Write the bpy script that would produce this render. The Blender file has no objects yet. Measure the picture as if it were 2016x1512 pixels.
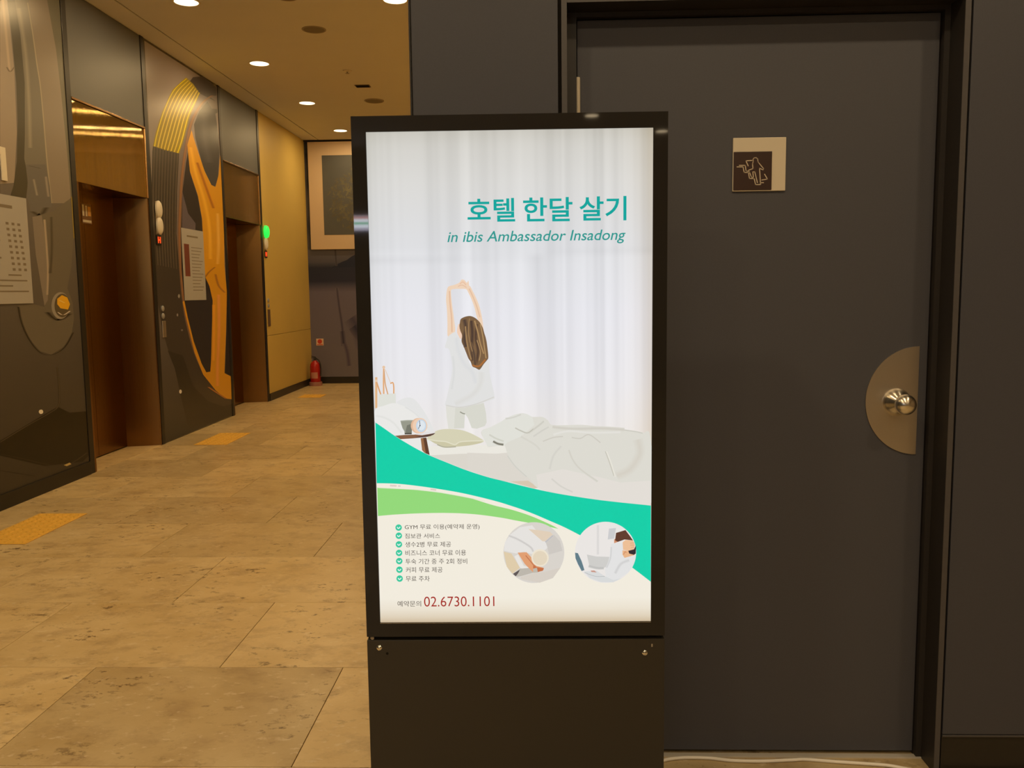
import bpy, bmesh, math, random
from mathutils import Vector, Matrix
random.seed(7)
scene = bpy.context.scene
COL = scene.collection
PI = math.pi

# ---------------------------------------------------------------- camera
cam_data = bpy.data.cameras.new('camera')
cam_data.sensor_fit = 'HORIZONTAL'
cam_data.sensor_width = 36.0
cam_data.lens = 36.0 * 1694.92 / 2016.0
cam_data.clip_start = 0.02
camera = bpy.data.objects.new('camera', cam_data)
COL.objects.link(camera)
_p, _y, _r = 0.106798, 0.0319648, 0.0123024          # pitch down, yaw left, roll
_f = Vector((-math.sin(_y) * math.cos(_p), math.cos(_y) * math.cos(_p), -math.sin(_p)))
_r0 = Vector((math.cos(_y), math.sin(_y), 0.0))
_d0 = _f.cross(_r0)
_rt = math.cos(_r) * _r0 + math.sin(_r) * _d0
_dn = -math.sin(_r) * _r0 + math.cos(_r) * _d0
_m = Matrix((( _rt.x, -_dn.x, -_f.x, 0.0), (_rt.y, -_dn.y, -_f.y, 0.0), (_rt.z, -_dn.z, -_f.z, 1.333), (0, 0, 0, 1)))
camera.matrix_world = _m
scene.camera = camera

# ---------------------------------------------------------------- world, exposure
world = bpy.data.worlds.new('world')
scene.world = world
world.use_nodes = True
world.node_tree.nodes['Background'].inputs[0].default_value = (0.02, 0.016, 0.012, 1)
world.node_tree.nodes['Background'].inputs[1].default_value = 0.2
scene.view_settings.view_transform = 'Standard'
scene.view_settings.look = 'None'
scene.view_settings.exposure = 0.0
scene.view_settings.gamma = 1.0
scene.view_settings.use_curve_mapping = False
scene.cycles.max_bounces = 7
scene.cycles.diffuse_bounces = 4
scene.cycles.glossy_bounces = 3
scene.cycles.sample_clamp_indirect = 6.0
scene.cycles.use_light_tree = False

LAMP_COLOR = (1.0, 0.69, 0.33)       # corridor downlights
LAMP_POWER = 11.5
LOBBY_COLOR = (1.0, 0.76, 0.46)      # lobby downlights behind the viewer
LOBBY_POWER = 18.0

# ---------------------------------------------------------------- helpers
def lin(c):
    def f(v):
        v /= 255.0
        return v / 12.92 if v <= 0.04045 else ((v + 0.055) / 1.055) ** 2.4
    return (f(c[0]), f(c[1]), f(c[2]), 1.0)

def new_mat(name):
    m = bpy.data.materials.new(name)
    m.use_nodes = True
    nt = m.node_tree
    b = nt.nodes['Principled BSDF']
    return m, nt, b

def mat(name, col, rough=0.5, metal=0.0, spec=0.5, emit=None, estr=0.0, coat=0.0):
    m, nt, b = new_mat(name)
    b.inputs['Base Color'].default_value = (*col[:3], 1)
    b.inputs['Roughness'].default_value = rough
    b.inputs['Metallic'].default_value = metal
    b.inputs['Specular IOR Level'].default_value = spec
    b.inputs['Coat Weight'].default_value = coat
    b.inputs['Coat Roughness'].default_value = 0.08
    if emit:
        b.inputs['Emission Color'].default_value = (*emit[:3], 1)
        b.inputs['Emission Strength'].default_value = estr
    return m

def grain_mat(name, col, var=0.12, scale=(60, 60, 60), rough=0.5, metal=0.0, spec=0.5, bump=0.0, rvar=0.0):
    m = mat(name, col, rough, metal, spec)
    nt = m.node_tree; b = nt.nodes['Principled BSDF']
    tc = nt.nodes.new('ShaderNodeTexCoord')
    mp = nt.nodes.new('ShaderNodeMapping'); mp.inputs['Scale'].default_value = scale
    nz = nt.nodes.new('ShaderNodeTexNoise'); nz.inputs['Scale'].default_value = 1.0; nz.inputs['Detail'].default_value = 5
    nt.links.new(tc.outputs['Object'], mp.inputs[0]); nt.links.new(mp.outputs[0], nz.inputs['Vector'])
    mx = nt.nodes.new('ShaderNodeMix'); mx.data_type = 'RGBA'
    mx.inputs[6].default_value = (*[v * (1 - var) for v in col[:3]], 1)
    mx.inputs[7].default_value = (*[min(1, v * (1 + var)) for v in col[:3]], 1)
    nt.links.new(nz.outputs['Fac'], mx.inputs[0]); nt.links.new(mx.outputs[2], b.inputs['Base Color'])
    if bump:
        bp = nt.nodes.new('ShaderNodeBump'); bp.inputs['Strength'].default_value = bump; bp.inputs['Distance'].default_value = 0.002
        nt.links.new(nz.outputs['Fac'], bp.inputs['Height']); nt.links.new(bp.outputs[0], b.inputs['Normal'])
    if rvar:
        mr = nt.nodes.new('ShaderNodeMapRange'); mr.inputs[3].default_value = max(0, rough - rvar); mr.inputs[4].default_value = rough + rvar
        nt.links.new(nz.outputs['Fac'], mr.inputs[0]); nt.links.new(mr.outputs[0], b.inputs['Roughness'])
    return m

def tag(o, label, cat=None, group=None, kind=None):
    o['label'] = label
    if cat: o['category'] = cat
    if group: o['group'] = group
    if kind: o['kind'] = kind
    return o

def empty(name, loc, rz=0.0):
    o = bpy.data.objects.new(name, None)
    o.empty_display_size = 0.05
    COL.objects.link(o)
    o.location = loc; o.rotation_euler = (0, 0, rz)
    return o

class MB:
    """collects geometry for ONE mesh object (coordinates are those of the parent's frame offset, or world)"""
    def __init__(self): self.bm = bmesh.new()
    def box(self, x0, x1, y0, y1, z0, z1, bevel=0.0, seg=2):
        r = bmesh.ops.create_cube(self.bm, size=1.0)
        vs = r['verts']
        for v in vs:
            v.co = Vector((x0 + (v.co.x + .5) * (x1 - x0), y0 + (v.co.y + .5) * (y1 - y0), z0 + (v.co.z + .5) * (z1 - z0)))
        if bevel:
            es = list({e for v in vs for e in v.link_edges})
            bmesh.ops.bevel(self.bm, geom=es, offset=bevel, segments=seg, affect='EDGES', profile=0.6)
        return self
    def prism(self, pts, axis, a, b):
        """extrude a 2-D outline along an axis (0,1,2) from a to b"""
        def P(p, t):
            c = list(p); c.insert(axis, t); return Vector(c)
        lo = [self.bm.verts.new(P(p, a)) for p in pts]; hi = [self.bm.verts.new(P(p, b)) for p in pts]
        n = len(pts)
        self.bm.faces.new(lo); self.bm.faces.new(hi[::-1])
        for i in range(n):
            self.bm.faces.new((lo[i], hi[i], hi[(i + 1) % n], lo[(i + 1) % n]))
        return self
    def lathe(self, prof, n=32, M=None):
        """profile [(r, h)] about local Z, optional matrix"""
        M = M or Matrix()
        rings = []
        for r, h in prof:
            if r < 1e-6: rings.append([self.bm.verts.new(M @ Vector((0, 0, h)))])
            else: rings.append([self.bm.verts.new(M @ Vector((r * math.cos(2 * PI * i / n), r * math.sin(2 * PI * i / n), h))) for i in range(n)])
        for a, b in zip(rings, rings[1:]):
            for i in range(n):
                j = (i + 1) % n
                if len(a) == 1 and len(b) == 1: continue
                if len(a) == 1: f = (a[0], b[i], b[j])
                elif len(b) == 1: f = (a[i], b[0], a[j])
                else: f = (a[i], b[i], b[j], a[j])
                self.bm.faces.new(f)
        return self
    def tube(self, pts, r, n=12):
        pts = [Vector(p) for p in pts]
        rings = []
        for i, p in enumerate(pts):
            t = (pts[min(i + 1, len(pts) - 1)] - pts[max(i - 1, 0)]).normalized()
            u = t.cross(Vector((0, 0, 1)))
            if u.length < 1e-3: u = t.cross(Vector((1, 0, 0)))
            u.normalize(); w = t.cross(u)
            rings.append([self.bm.verts.new(p + r * (math.cos(2 * PI * k / n) * u + math.sin(2 * PI * k / n) * w)) for k in range(n)])
        for a, b in zip(rings, rings[1:]):
            for i in range(n): self.bm.faces.new((a[i], b[i], b[(i + 1) % n], a[(i + 1) % n]))
        self.bm.faces.new(rings[0][::-1]); self.bm.faces.new(rings[-1])
        return self
    def build(self, name, m, parent=None, smooth=False, world=True):
        """world=True: coordinates are world ones; origin goes to the base centre of the mesh"""
        bm = self.bm
        bmesh.ops.recalc_face_normals(bm, faces=bm.faces)
        xs = [v.co for v in bm.verts]
        c = Vector(((min(v.x for v in xs) + max(v.x for v in xs)) / 2, (min(v.y for v in xs) + max(v.y for v in xs)) / 2, min(v.z for v in xs)))
        bmesh.ops.translate(bm, verts=bm.verts, vec=-c)
        me = bpy.data.meshes.new(name); bm.to_mesh(me); bm.free()
        if smooth:
            me.polygons.foreach_set('use_smooth', [True] * len(me.polygons))
            me.set_sharp_from_angle(angle=math.radians(35))
        me.materials.append(m)
        o = bpy.data.objects.new(name, me); COL.objects.link(o)
        o.location = c
        if parent:
            o.parent = parent
            if world:
                q = parent; off = Vector((0, 0, 0))
                while q is not None: off += q.location; q = q.parent
                o.location = c - off
            else:
                q = parent; off = Vector((0, 0, 0))
                while q.parent is not None: off += q.location; q = q.parent   # frame of the top-level thing
                o.location = c - off
        return o

def struct(o, label=None):
    o['kind'] = 'structure'
    if label: o['label'] = label
    return o

def catmull(pts, k=8, closed=False):
    out = []
    n = len(pts)
    for i in range(n - 1):
        p0 = pts[max(i - 1, 0)]; p1 = pts[i]; p2 = pts[i + 1]; p3 = pts[min(i + 2, n - 1)]
        for j in range(k):
            t = j / k
            out.append(tuple(0.5 * ((2 * b) + (-a + c) * t + (2 * a - 5 * b + 4 * c - d) * t * t + (-a + 3 * b - 3 * c + d) * t ** 3) for a, b, c, d in zip(p0, p1, p2, p3)))
    out.append(tuple(pts[-1]))
    return out

def printed(name, shapes, place, m, step, start, parent, gain=(1, 1, 1)):
    """flat artwork: a list of coloured outlines and soft strokes, each layer a hair above the one before"""
    V, F, C = [], [], []
    d = start
    lin0 = globals()['lin']
    def lin(c):
        q = lin0(c); return (min(0.9, q[0] * gain[0]), min(0.9, q[1] * gain[1]), min(0.9, q[2] * gain[2]), 1.0)
    for t in shapes:
        kind = t[0]
        if kind == 'p':
            b = len(V); V += [place(x, z, d) for x, z in t[2]]
            F.append(list(range(b, b + len(t[2])))); C.append([lin(t[1])] * len(t[2]))
        elif kind == 'q':
            b = len(V); pts = t[3]; V += [place(x, z, d) for x, z in pts]
            F.append([b, b + 1, b + 2, b + 3]); C.append([lin(t[1]), lin(t[1]), lin(t[2]), lin(t[2])])
        elif kind == 'g':
            pts = t[4]; b = len(V); V += [place(x, z, d) for x, z in pts]
            F.append(list(range(b, b + len(pts)))); C.append([lin(t[1])] * len(pts))
            d += step
            z0 = min(z for x, z in pts); xa = min(x for x, z in pts); xb = max(x for x, z in pts)
            hs = [0.0, 0.012, 0.03, 0.055]; cs = [0.0, 0.45, 0.8, 1.0]
            def mixc(k): return lin(tuple(t[3][i] + (t[1][i] - t[3][i]) * k for i in range(3)))
            for (h0, k0), (h1, k1) in zip(zip(hs, cs), zip(hs[1:], cs[1:])):
                b = len(V); V += [place(xa, z0 + h0, d), place(xb, z0 + h0, d), place(xb, z0 + h1, d), place(xa, z0 + h1, d)]
                F.append([b, b + 1, b + 2, b + 3]); C.append([mixc(k0), mixc(k0), mixc(k1), mixc(k1)])
        elif kind in ('r', 'r2'):
            if kind == 'r':
                pts = catmull(t[4], 5) if len(t[4]) > 2 else t[4]; w = t[3]
                rows = []
                for i, p in enumerate(pts):
                    a = pts[max(i - 1, 0)]; c = pts[min(i + 1, len(pts) - 1)]
                    tx, tz = c[0] - a[0], c[1] - a[1]; L = math.hypot(tx, tz) or 1
                    nx, nz = -tz / L * w / 2, tx / L * w / 2
                    rows.append(((p[0] + nx, p[1] + nz), p, (p[0] - nx, p[1] - nz)))
            else:
                fl = [sum(q, ()) for q in t[3]]
                fl = catmull(fl, 5) if len(fl) > 2 else fl
                rows = [((q[0], q[1]), (q[2], q[3]), (q[4], q[5])) for q in fl]
            e, c0 = lin(t[2]), lin(t[1])
            for r0, r1 in zip(rows, rows[1:]):
                for k in (0, 1):
                    b = len(V)
                    V += [place(*r0[k], d), place(*r0[k + 1], d), place(*r1[k + 1], d), place(*r1[k], d)]
                    F.append([b, b + 1, b + 2, b + 3])
                    C.append([e, c0, c0, e] if k == 0 else [c0, e, e, c0])
        d += step
    me = bpy.data.meshes.new(name); me.from_pydata(V, [], F); 
    at = me.color_attributes.new('Col', 'FLOAT_COLOR', 'CORNER')
    i = 0
    flat = [c for f in C for c in f]
    for poly in me.polygons:
        for li in poly.loop_indices:
            at.data[li].color = flat[i]; i += 1
    me.materials.append(m)
    o = bpy.data.objects.new(name, me); COL.objects.link(o); o.parent = parent
    return o, d
# ---------------------------------------------------------------- flat artwork: outlines in metres on the screen and wall planes
SCREEN_ART = {
 'picture_headboard': [
  ('p', (222, 223, 215), [(-0.2918, -0.0218), (-0.2682, -0.02), (-0.2538, -0.0191), (-0.2545, -0.046), (-0.2709, -0.0437), (-0.2927, -0.0518)]),
  ('r', (222, 172, 122), (230, 190, 148), 0.00494, [(-0.2955, 0.0163), (-0.2974, -0.0518)]),
  ('r', (214, 150, 96), (226, 176, 130), 0.00314, [(-0.2957, 0.0081), (-0.2914, -0.0064), (-0.2867, -0.0213)]),
  ('r', (222, 160, 108), (232, 190, 148), 0.00359, [(-0.2785, 0.0346), (-0.2798, 0.0059), (-0.2801, -0.0205)]),
  ('r', (206, 150, 104), (224, 184, 148), 0.00269, [(-0.278, 0.0305), (-0.2762, 0.0017), (-0.2711, -0.0214)]),
  ('r', (224, 190, 160), (232, 214, 200), 0.00157, [(-0.2759, 0.0336), (-0.2692, 0.016), (-0.2639, 0.0016)]),
  ('r', (218, 150, 92), (230, 184, 140), 0.00292, [(-0.2651, 0.002), (-0.2597, 0.004), (-0.2579, -0.0047), (-0.2583, -0.0199)]),
  ('p', (230, 196, 164), [(-0.2752, 0.0378), (-0.2755, 0.0366), (-0.2762, 0.0355), (-0.2773, 0.0348), (-0.2785, 0.0346), (-0.2798, 0.0349), (-0.2808, 0.0356), (-0.2815, 0.0367), (-0.2817, 0.0379), (-0.2814, 0.0392), (-0.2807, 0.0402), (-0.2796, 0.0409), (-0.2784, 0.0412), (-0.2771, 0.0409), (-0.2761, 0.0402), (-0.2754, 0.0391)]),
  ('p', (232, 204, 176), [(-0.2928, 0.0085), (-0.2932, 0.007), (-0.2943, 0.006), (-0.2958, 0.0056), (-0.2972, 0.006), (-0.2982, 0.0071), (-0.2986, 0.0085), (-0.2981, 0.01), (-0.2971, 0.011), (-0.2956, 0.0114), (-0.2942, 0.011), (-0.2932, 0.0099)]),
 ],
 'picture_pillows': [
  ('p', (233, 232, 229), [(-0.2989, -0.0538), (-0.2958, -0.0505), (-0.2915, -0.0488), (-0.2864, -0.0479), (-0.2812, -0.0467), (-0.2759, -0.0448), (-0.2703, -0.0428), (-0.2644, -0.0412), (-0.2584, -0.0408), (-0.2524, -0.0418), (-0.2461, -0.0438), (-0.2398, -0.0465), (-0.234, -0.0493), (-0.2285, -0.0523), (-0.2234, -0.0556), (-0.2184, -0.0592), (-0.2138, -0.0629), (-0.2094, -0.067), (-0.2052, -0.0713), (-0.2013, -0.0756), (-0.1977, -0.0797), (-0.1944, -0.0835), (-0.1914, -0.0871), (-0.1886, -0.0907), (-0.1857, -0.0943), (-0.1824, -0.098), (-0.179, -0.1017), (-0.1759, -0.1054), (-0.1736, -0.109), (-0.1722, -0.1127), (-0.1715, -0.1165), (-0.1714, -0.1201), (-0.1719, -0.1236), (-0.1733, -0.1268), (-0.1754, -0.1297), (-0.1779, -0.1327), (-0.1804, -0.1361), (-0.1821, -0.141), (-0.1833, -0.147), (-0.1857, -0.1517), (-0.1911, -0.1527), (-0.2004, -0.1488), (-0.2125, -0.1414), (-0.2261, -0.1322), (-0.24, -0.123), (-0.2556, -0.1135), (-0.273, -0.1031), (-0.2889, -0.0927), (-0.2998, -0.0833), (-0.3042, -0.0747), (-0.3042, -0.0665), (-0.3018, -0.0594)]),
  ('p', (227, 227, 226), [(-0.2523, -0.0398), (-0.2501, -0.037), (-0.245, -0.0341), (-0.2389, -0.0314), (-0.2335, -0.0297), (-0.2292, -0.0289), (-0.225, -0.0288), (-0.221, -0.0294), (-0.2171, -0.0308), (-0.2135, -0.0331), (-0.21, -0.0361), (-0.2066, -0.0399), (-0.203, -0.0444), (-0.1991, -0.05), (-0.1948, -0.0565), (-0.1908, -0.0632), (-0.1872, -0.0694), (-0.1841, -0.0751), (-0.1815, -0.0806), (-0.1792, -0.0857), (-0.1773, -0.0903), (-0.1756, -0.0943), (-0.174, -0.098), (-0.1732, -0.1009), (-0.1735, -0.1028), (-0.1755, -0.1037), (-0.1787, -0.1038), (-0.1824, -0.1028), (-0.1858, -0.1006), (-0.1887, -0.0966), (-0.1915, -0.091), (-0.1944, -0.0851), (-0.1977, -0.0797), (-0.2013, -0.0751), (-0.2052, -0.0709), (-0.2094, -0.0668), (-0.2138, -0.0629), (-0.2186, -0.0592), (-0.2237, -0.0557), (-0.229, -0.0523), (-0.234, -0.0493), (-0.2396, -0.0466), (-0.2456, -0.0443), (-0.2503, -0.0421)]),
  ('r', (221, 221, 220), (231, 231, 228), 0.00494, [(-0.234, -0.0493), (-0.2138, -0.0629), (-0.1977, -0.0797), (-0.1857, -0.0964)]),
  ('r', (224, 224, 220), (233, 232, 229), 0.00673, [(-0.2983, -0.0683), (-0.2799, -0.0727), (-0.2596, -0.0853), (-0.2437, -0.1063)]),
 ],
 'picture_bed': [
  ('p', (234, 231, 222), [(-0.1952, -0.1506), (-0.1866, -0.1371), (-0.1371, -0.1365), (-0.0546, -0.1351), (-0.011, -0.1355), (-0.0121, -0.2191), (-0.0598, -0.205), (-0.1071, -0.1889), (-0.1481, -0.1717), (-0.1809, -0.1578)]),
  ('p', (218, 213, 203), [(-0.1911, -0.1516), (-0.1809, -0.157), (-0.1168, -0.1544), (-0.0112, -0.1522), (-0.0121, -0.2191), (-0.0598, -0.205), (-0.1071, -0.1889), (-0.1481, -0.1717), (-0.1809, -0.1578)]),
  ('p', (234, 231, 222), [(-0.0999, -0.1328), (-0.0539, -0.1375), (-0.0161, -0.1336), (-0.0122, -0.1549), (0.0043, -0.1806), (0.0334, -0.2086), (0.0542, -0.2302), (0.0458, -0.2331), (-0.0172, -0.2163), (-0.1009, -0.1903)]),
  ('p', (219, 214, 205), [(-0.1003, -0.152), (-0.0373, -0.1547), (-0.0132, -0.1527), (0.0043, -0.1806), (0.0334, -0.2086), (0.0542, -0.2302), (0.0458, -0.2331), (-0.0172, -0.2163), (-0.1009, -0.1903)]),
  ('p', (214, 198, 176), [(-0.0066, -0.2168), (0.0323, -0.2154), (0.0553, -0.2313), (0.0458, -0.2331)]),
 ],
 'picture_cushion': [
  ('p', (213, 209, 181), [(-0.1883, -0.1193), (-0.1856, -0.1159), (-0.1808, -0.1116), (-0.175, -0.1072), (-0.1694, -0.1039), (-0.1642, -0.1017), (-0.1588, -0.1003), (-0.153, -0.0994), (-0.1466, -0.0989), (-0.1393, -0.0988), (-0.1311, -0.0991), (-0.123, -0.0999), (-0.1158, -0.1008), (-0.1099, -0.1021), (-0.1048, -0.1036), (-0.1001, -0.1053), (-0.0953, -0.1073), (-0.0905, -0.1094), (-0.0857, -0.1118), (-0.0812, -0.1142), (-0.077, -0.1166), (-0.0728, -0.119), (-0.0688, -0.1214), (-0.0655, -0.1237), (-0.0638, -0.1257), (-0.0637, -0.1272), (-0.065, -0.1285), (-0.0675, -0.1296), (-0.071, -0.1308), (-0.0759, -0.1321), (-0.0821, -0.1335), (-0.0889, -0.1347), (-0.0958, -0.1358), (-0.1029, -0.1366), (-0.1103, -0.1373), (-0.1177, -0.1379), (-0.1248, -0.1382), (-0.1313, -0.1386), (-0.1377, -0.139), (-0.1437, -0.139), (-0.1495, -0.1384), (-0.1552, -0.1371), (-0.1607, -0.1351), (-0.1657, -0.1329), (-0.17, -0.1309), (-0.1733, -0.1292), (-0.1759, -0.1276), (-0.178, -0.1261), (-0.1802, -0.1246), (-0.183, -0.1234), (-0.1861, -0.1225), (-0.1882, -0.1213)]),
  ('p', (203, 198, 166), [(-0.1883, -0.121), (-0.1678, -0.1262), (-0.1472, -0.128), (-0.1278, -0.1345), (-0.1163, -0.1287), (-0.0957, -0.1268), (-0.0638, -0.1257), (-0.071, -0.1308), (-0.0958, -0.1358), (-0.1248, -0.1382), (-0.1495, -0.1384), (-0.17, -0.1309), (-0.1802, -0.1246)]),
  ('r', (232, 229, 206), (214, 210, 184), 0.00269, [(-0.1883, -0.1206), (-0.1678, -0.1247), (-0.1472, -0.1268), (-0.1278, -0.1336), (-0.1163, -0.1279), (-0.0957, -0.126), (-0.0637, -0.1255)]),
  ('r', (150, 146, 120), (205, 202, 182), 0.00269, [(-0.1659, -0.1331), (-0.1495, -0.1389), (-0.1248, -0.1382)]),
 ],
 'picture_side_table': [
  ('p', (132, 92, 66), [(-0.2579, -0.1128), (-0.2356, -0.1111), (-0.2149, -0.1107), (-0.19, -0.1051), (-0.1705, -0.1045), (-0.1699, -0.1086), (-0.1799, -0.1142), (-0.1986, -0.1171), (-0.2193, -0.119), (-0.2461, -0.1204)]),
  ('p', (84, 62, 56), [(-0.1985, -0.113), (-0.1819, -0.1106), (-0.1699, -0.1074), (-0.1737, -0.1115), (-0.1862, -0.1156), (-0.1986, -0.1171), (-0.2151, -0.1166)]),
  ('p', (226, 224, 224), [(-0.2149, -0.1103), (-0.2066, -0.107), (-0.188, -0.1039), (-0.1704, -0.1043), (-0.1699, -0.1074), (-0.186, -0.1102), (-0.1985, -0.1121)]),
  ('p', (150, 104, 70), [(-0.2017, -0.1188), (-0.1961, -0.1178), (-0.1911, -0.1527), (-0.1942, -0.151), (-0.1992, -0.1453)]),
  ('p', (94, 62, 46), [(-0.1961, -0.1178), (-0.1893, -0.1172), (-0.1829, -0.1561), (-0.1911, -0.1527)]),
 ],
 'picture_cup': [
  ('p', (150, 152, 138), [(-0.2451, -0.0796), (-0.2306, -0.0785), (-0.2166, -0.0785), (-0.2175, -0.0899), (-0.2205, -0.1013), (-0.2211, -0.1096), (-0.2366, -0.1095), (-0.237, -0.1032), (-0.241, -0.0959), (-0.2436, -0.0865)]),
  ('p', (118, 120, 108), [(-0.2309, -0.0898), (-0.2172, -0.0857), (-0.2205, -0.1013), (-0.2211, -0.1096), (-0.2335, -0.1095), (-0.2343, -0.1022)]),
  ('p', (84, 82, 74), [(-0.2365, -0.1068), (-0.221, -0.1065), (-0.2211, -0.11), (-0.2366, -0.1099)]),
  ('r', (176, 178, 166), (160, 162, 148), 0.00224, [(-0.2443, -0.0805), (-0.2306, -0.0794), (-0.217, -0.0795)]),
 ],
 'picture_clock': [
  ('p', (226, 184, 152), [(-0.1897, -0.0912), (-0.19, -0.0941), (-0.1909, -0.097), (-0.1921, -0.0997), (-0.1938, -0.1021), (-0.1959, -0.1042), (-0.1983, -0.1059), (-0.2009, -0.1071), (-0.2037, -0.1079), (-0.2066, -0.1081), (-0.2095, -0.1078), (-0.2122, -0.107), (-0.2148, -0.1057), (-0.2171, -0.104), (-0.2191, -0.1019), (-0.2207, -0.0994), (-0.2218, -0.0967), (-0.2225, -0.0938), (-0.2227, -0.0909), (-0.2224, -0.0879), (-0.2215, -0.0851), (-0.2203, -0.0824), (-0.2186, -0.08), (-0.2165, -0.0779), (-0.2141, -0.0762), (-0.2115, -0.075), (-0.2087, -0.0742), (-0.2058, -0.074), (-0.2029, -0.0743), (-0.2002, -0.0751), (-0.1976, -0.0764), (-0.1953, -0.0781), (-0.1933, -0.0802), (-0.1917, -0.0827), (-0.1906, -0.0854), (-0.1899, -0.0882)]),
  ('p', (236, 204, 178), [(-0.1864, -0.0912), (-0.1867, -0.0942), (-0.1875, -0.097), (-0.1888, -0.0997), (-0.1904, -0.1021), (-0.1925, -0.1042), (-0.1948, -0.1059), (-0.1974, -0.1071), (-0.2001, -0.1079), (-0.2029, -0.1081), (-0.2057, -0.1078), (-0.2084, -0.107), (-0.2109, -0.1058), (-0.2131, -0.104), (-0.2151, -0.1019), (-0.2166, -0.0995), (-0.2177, -0.0968), (-0.2184, -0.0939), (-0.2186, -0.0909), (-0.2182, -0.088), (-0.2175, -0.0851), (-0.2162, -0.0824), (-0.2145, -0.08), (-0.2125, -0.0779), (-0.2102, -0.0762), (-0.2076, -0.075), (-0.2049, -0.0743), (-0.2021, -0.074), (-0.1993, -0.0743), (-0.1966, -0.0751), (-0.1941, -0.0764), (-0.1919, -0.0781), (-0.1899, -0.0802), (-0.1884, -0.0827), (-0.1873, -0.0854), (-0.1866, -0.0883)]),
  ('p', (196, 214, 230), [(-0.1889, -0.0914), (-0.1892, -0.0942), (-0.1899, -0.0968), (-0.191, -0.0992), (-0.1924, -0.1014), (-0.1941, -0.1031), (-0.1961, -0.1044), (-0.1982, -0.1052), (-0.2004, -0.1054), (-0.2025, -0.1051), (-0.2046, -0.1043), (-0.2065, -0.103), (-0.2081, -0.1012), (-0.2095, -0.0991), (-0.2104, -0.0966), (-0.211, -0.094), (-0.2112, -0.0912), (-0.2109, -0.0884), (-0.2102, -0.0858), (-0.2091, -0.0834), (-0.2077, -0.0812), (-0.2059, -0.0795), (-0.204, -0.0782), (-0.2019, -0.0774), (-0.1997, -0.0772), (-0.1975, -0.0775), (-0.1955, -0.0783), (-0.1936, -0.0796), (-0.1919, -0.0814), (-0.1906, -0.0835), (-0.1896, -0.086), (-0.1891, -0.0886)]),
  ('p', (222, 230, 236), [(-0.1914, -0.0905), (-0.1916, -0.093), (-0.1923, -0.0952), (-0.1933, -0.0973), (-0.1947, -0.099), (-0.1962, -0.1002), (-0.198, -0.101), (-0.1999, -0.1013), (-0.2017, -0.101), (-0.2034, -0.1002), (-0.2049, -0.0989), (-0.2062, -0.0971), (-0.2071, -0.0951), (-0.2077, -0.0928), (-0.2078, -0.0904), (-0.2076, -0.088), (-0.2069, -0.0857), (-0.2059, -0.0837), (-0.2045, -0.082), (-0.2029, -0.0807), (-0.2012, -0.0799), (-0.1993, -0.0797), (-0.1975, -0.08), (-0.1958, -0.0808), (-0.1943, -0.0821), (-0.193, -0.0838), (-0.1921, -0.0859), (-0.1915, -0.0881)]),
  ('r', (70, 76, 92), (120, 126, 140), 0.00135, [(-0.2025, -0.0904), (-0.2033, -0.0796)]),
  ('r', (70, 76, 92), (120, 126, 140), 0.00135, [(-0.2025, -0.0904), (-0.2064, -0.0979)]),
  ('p', (60, 66, 84), [(-0.201, -0.0907), (-0.2013, -0.0915), (-0.2021, -0.092), (-0.203, -0.092), (-0.2037, -0.0915), (-0.2039, -0.0906), (-0.2036, -0.0898), (-0.2029, -0.0893), (-0.202, -0.0893), (-0.2013, -0.0898)]),
 ],
 'picture_figure': [
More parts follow.
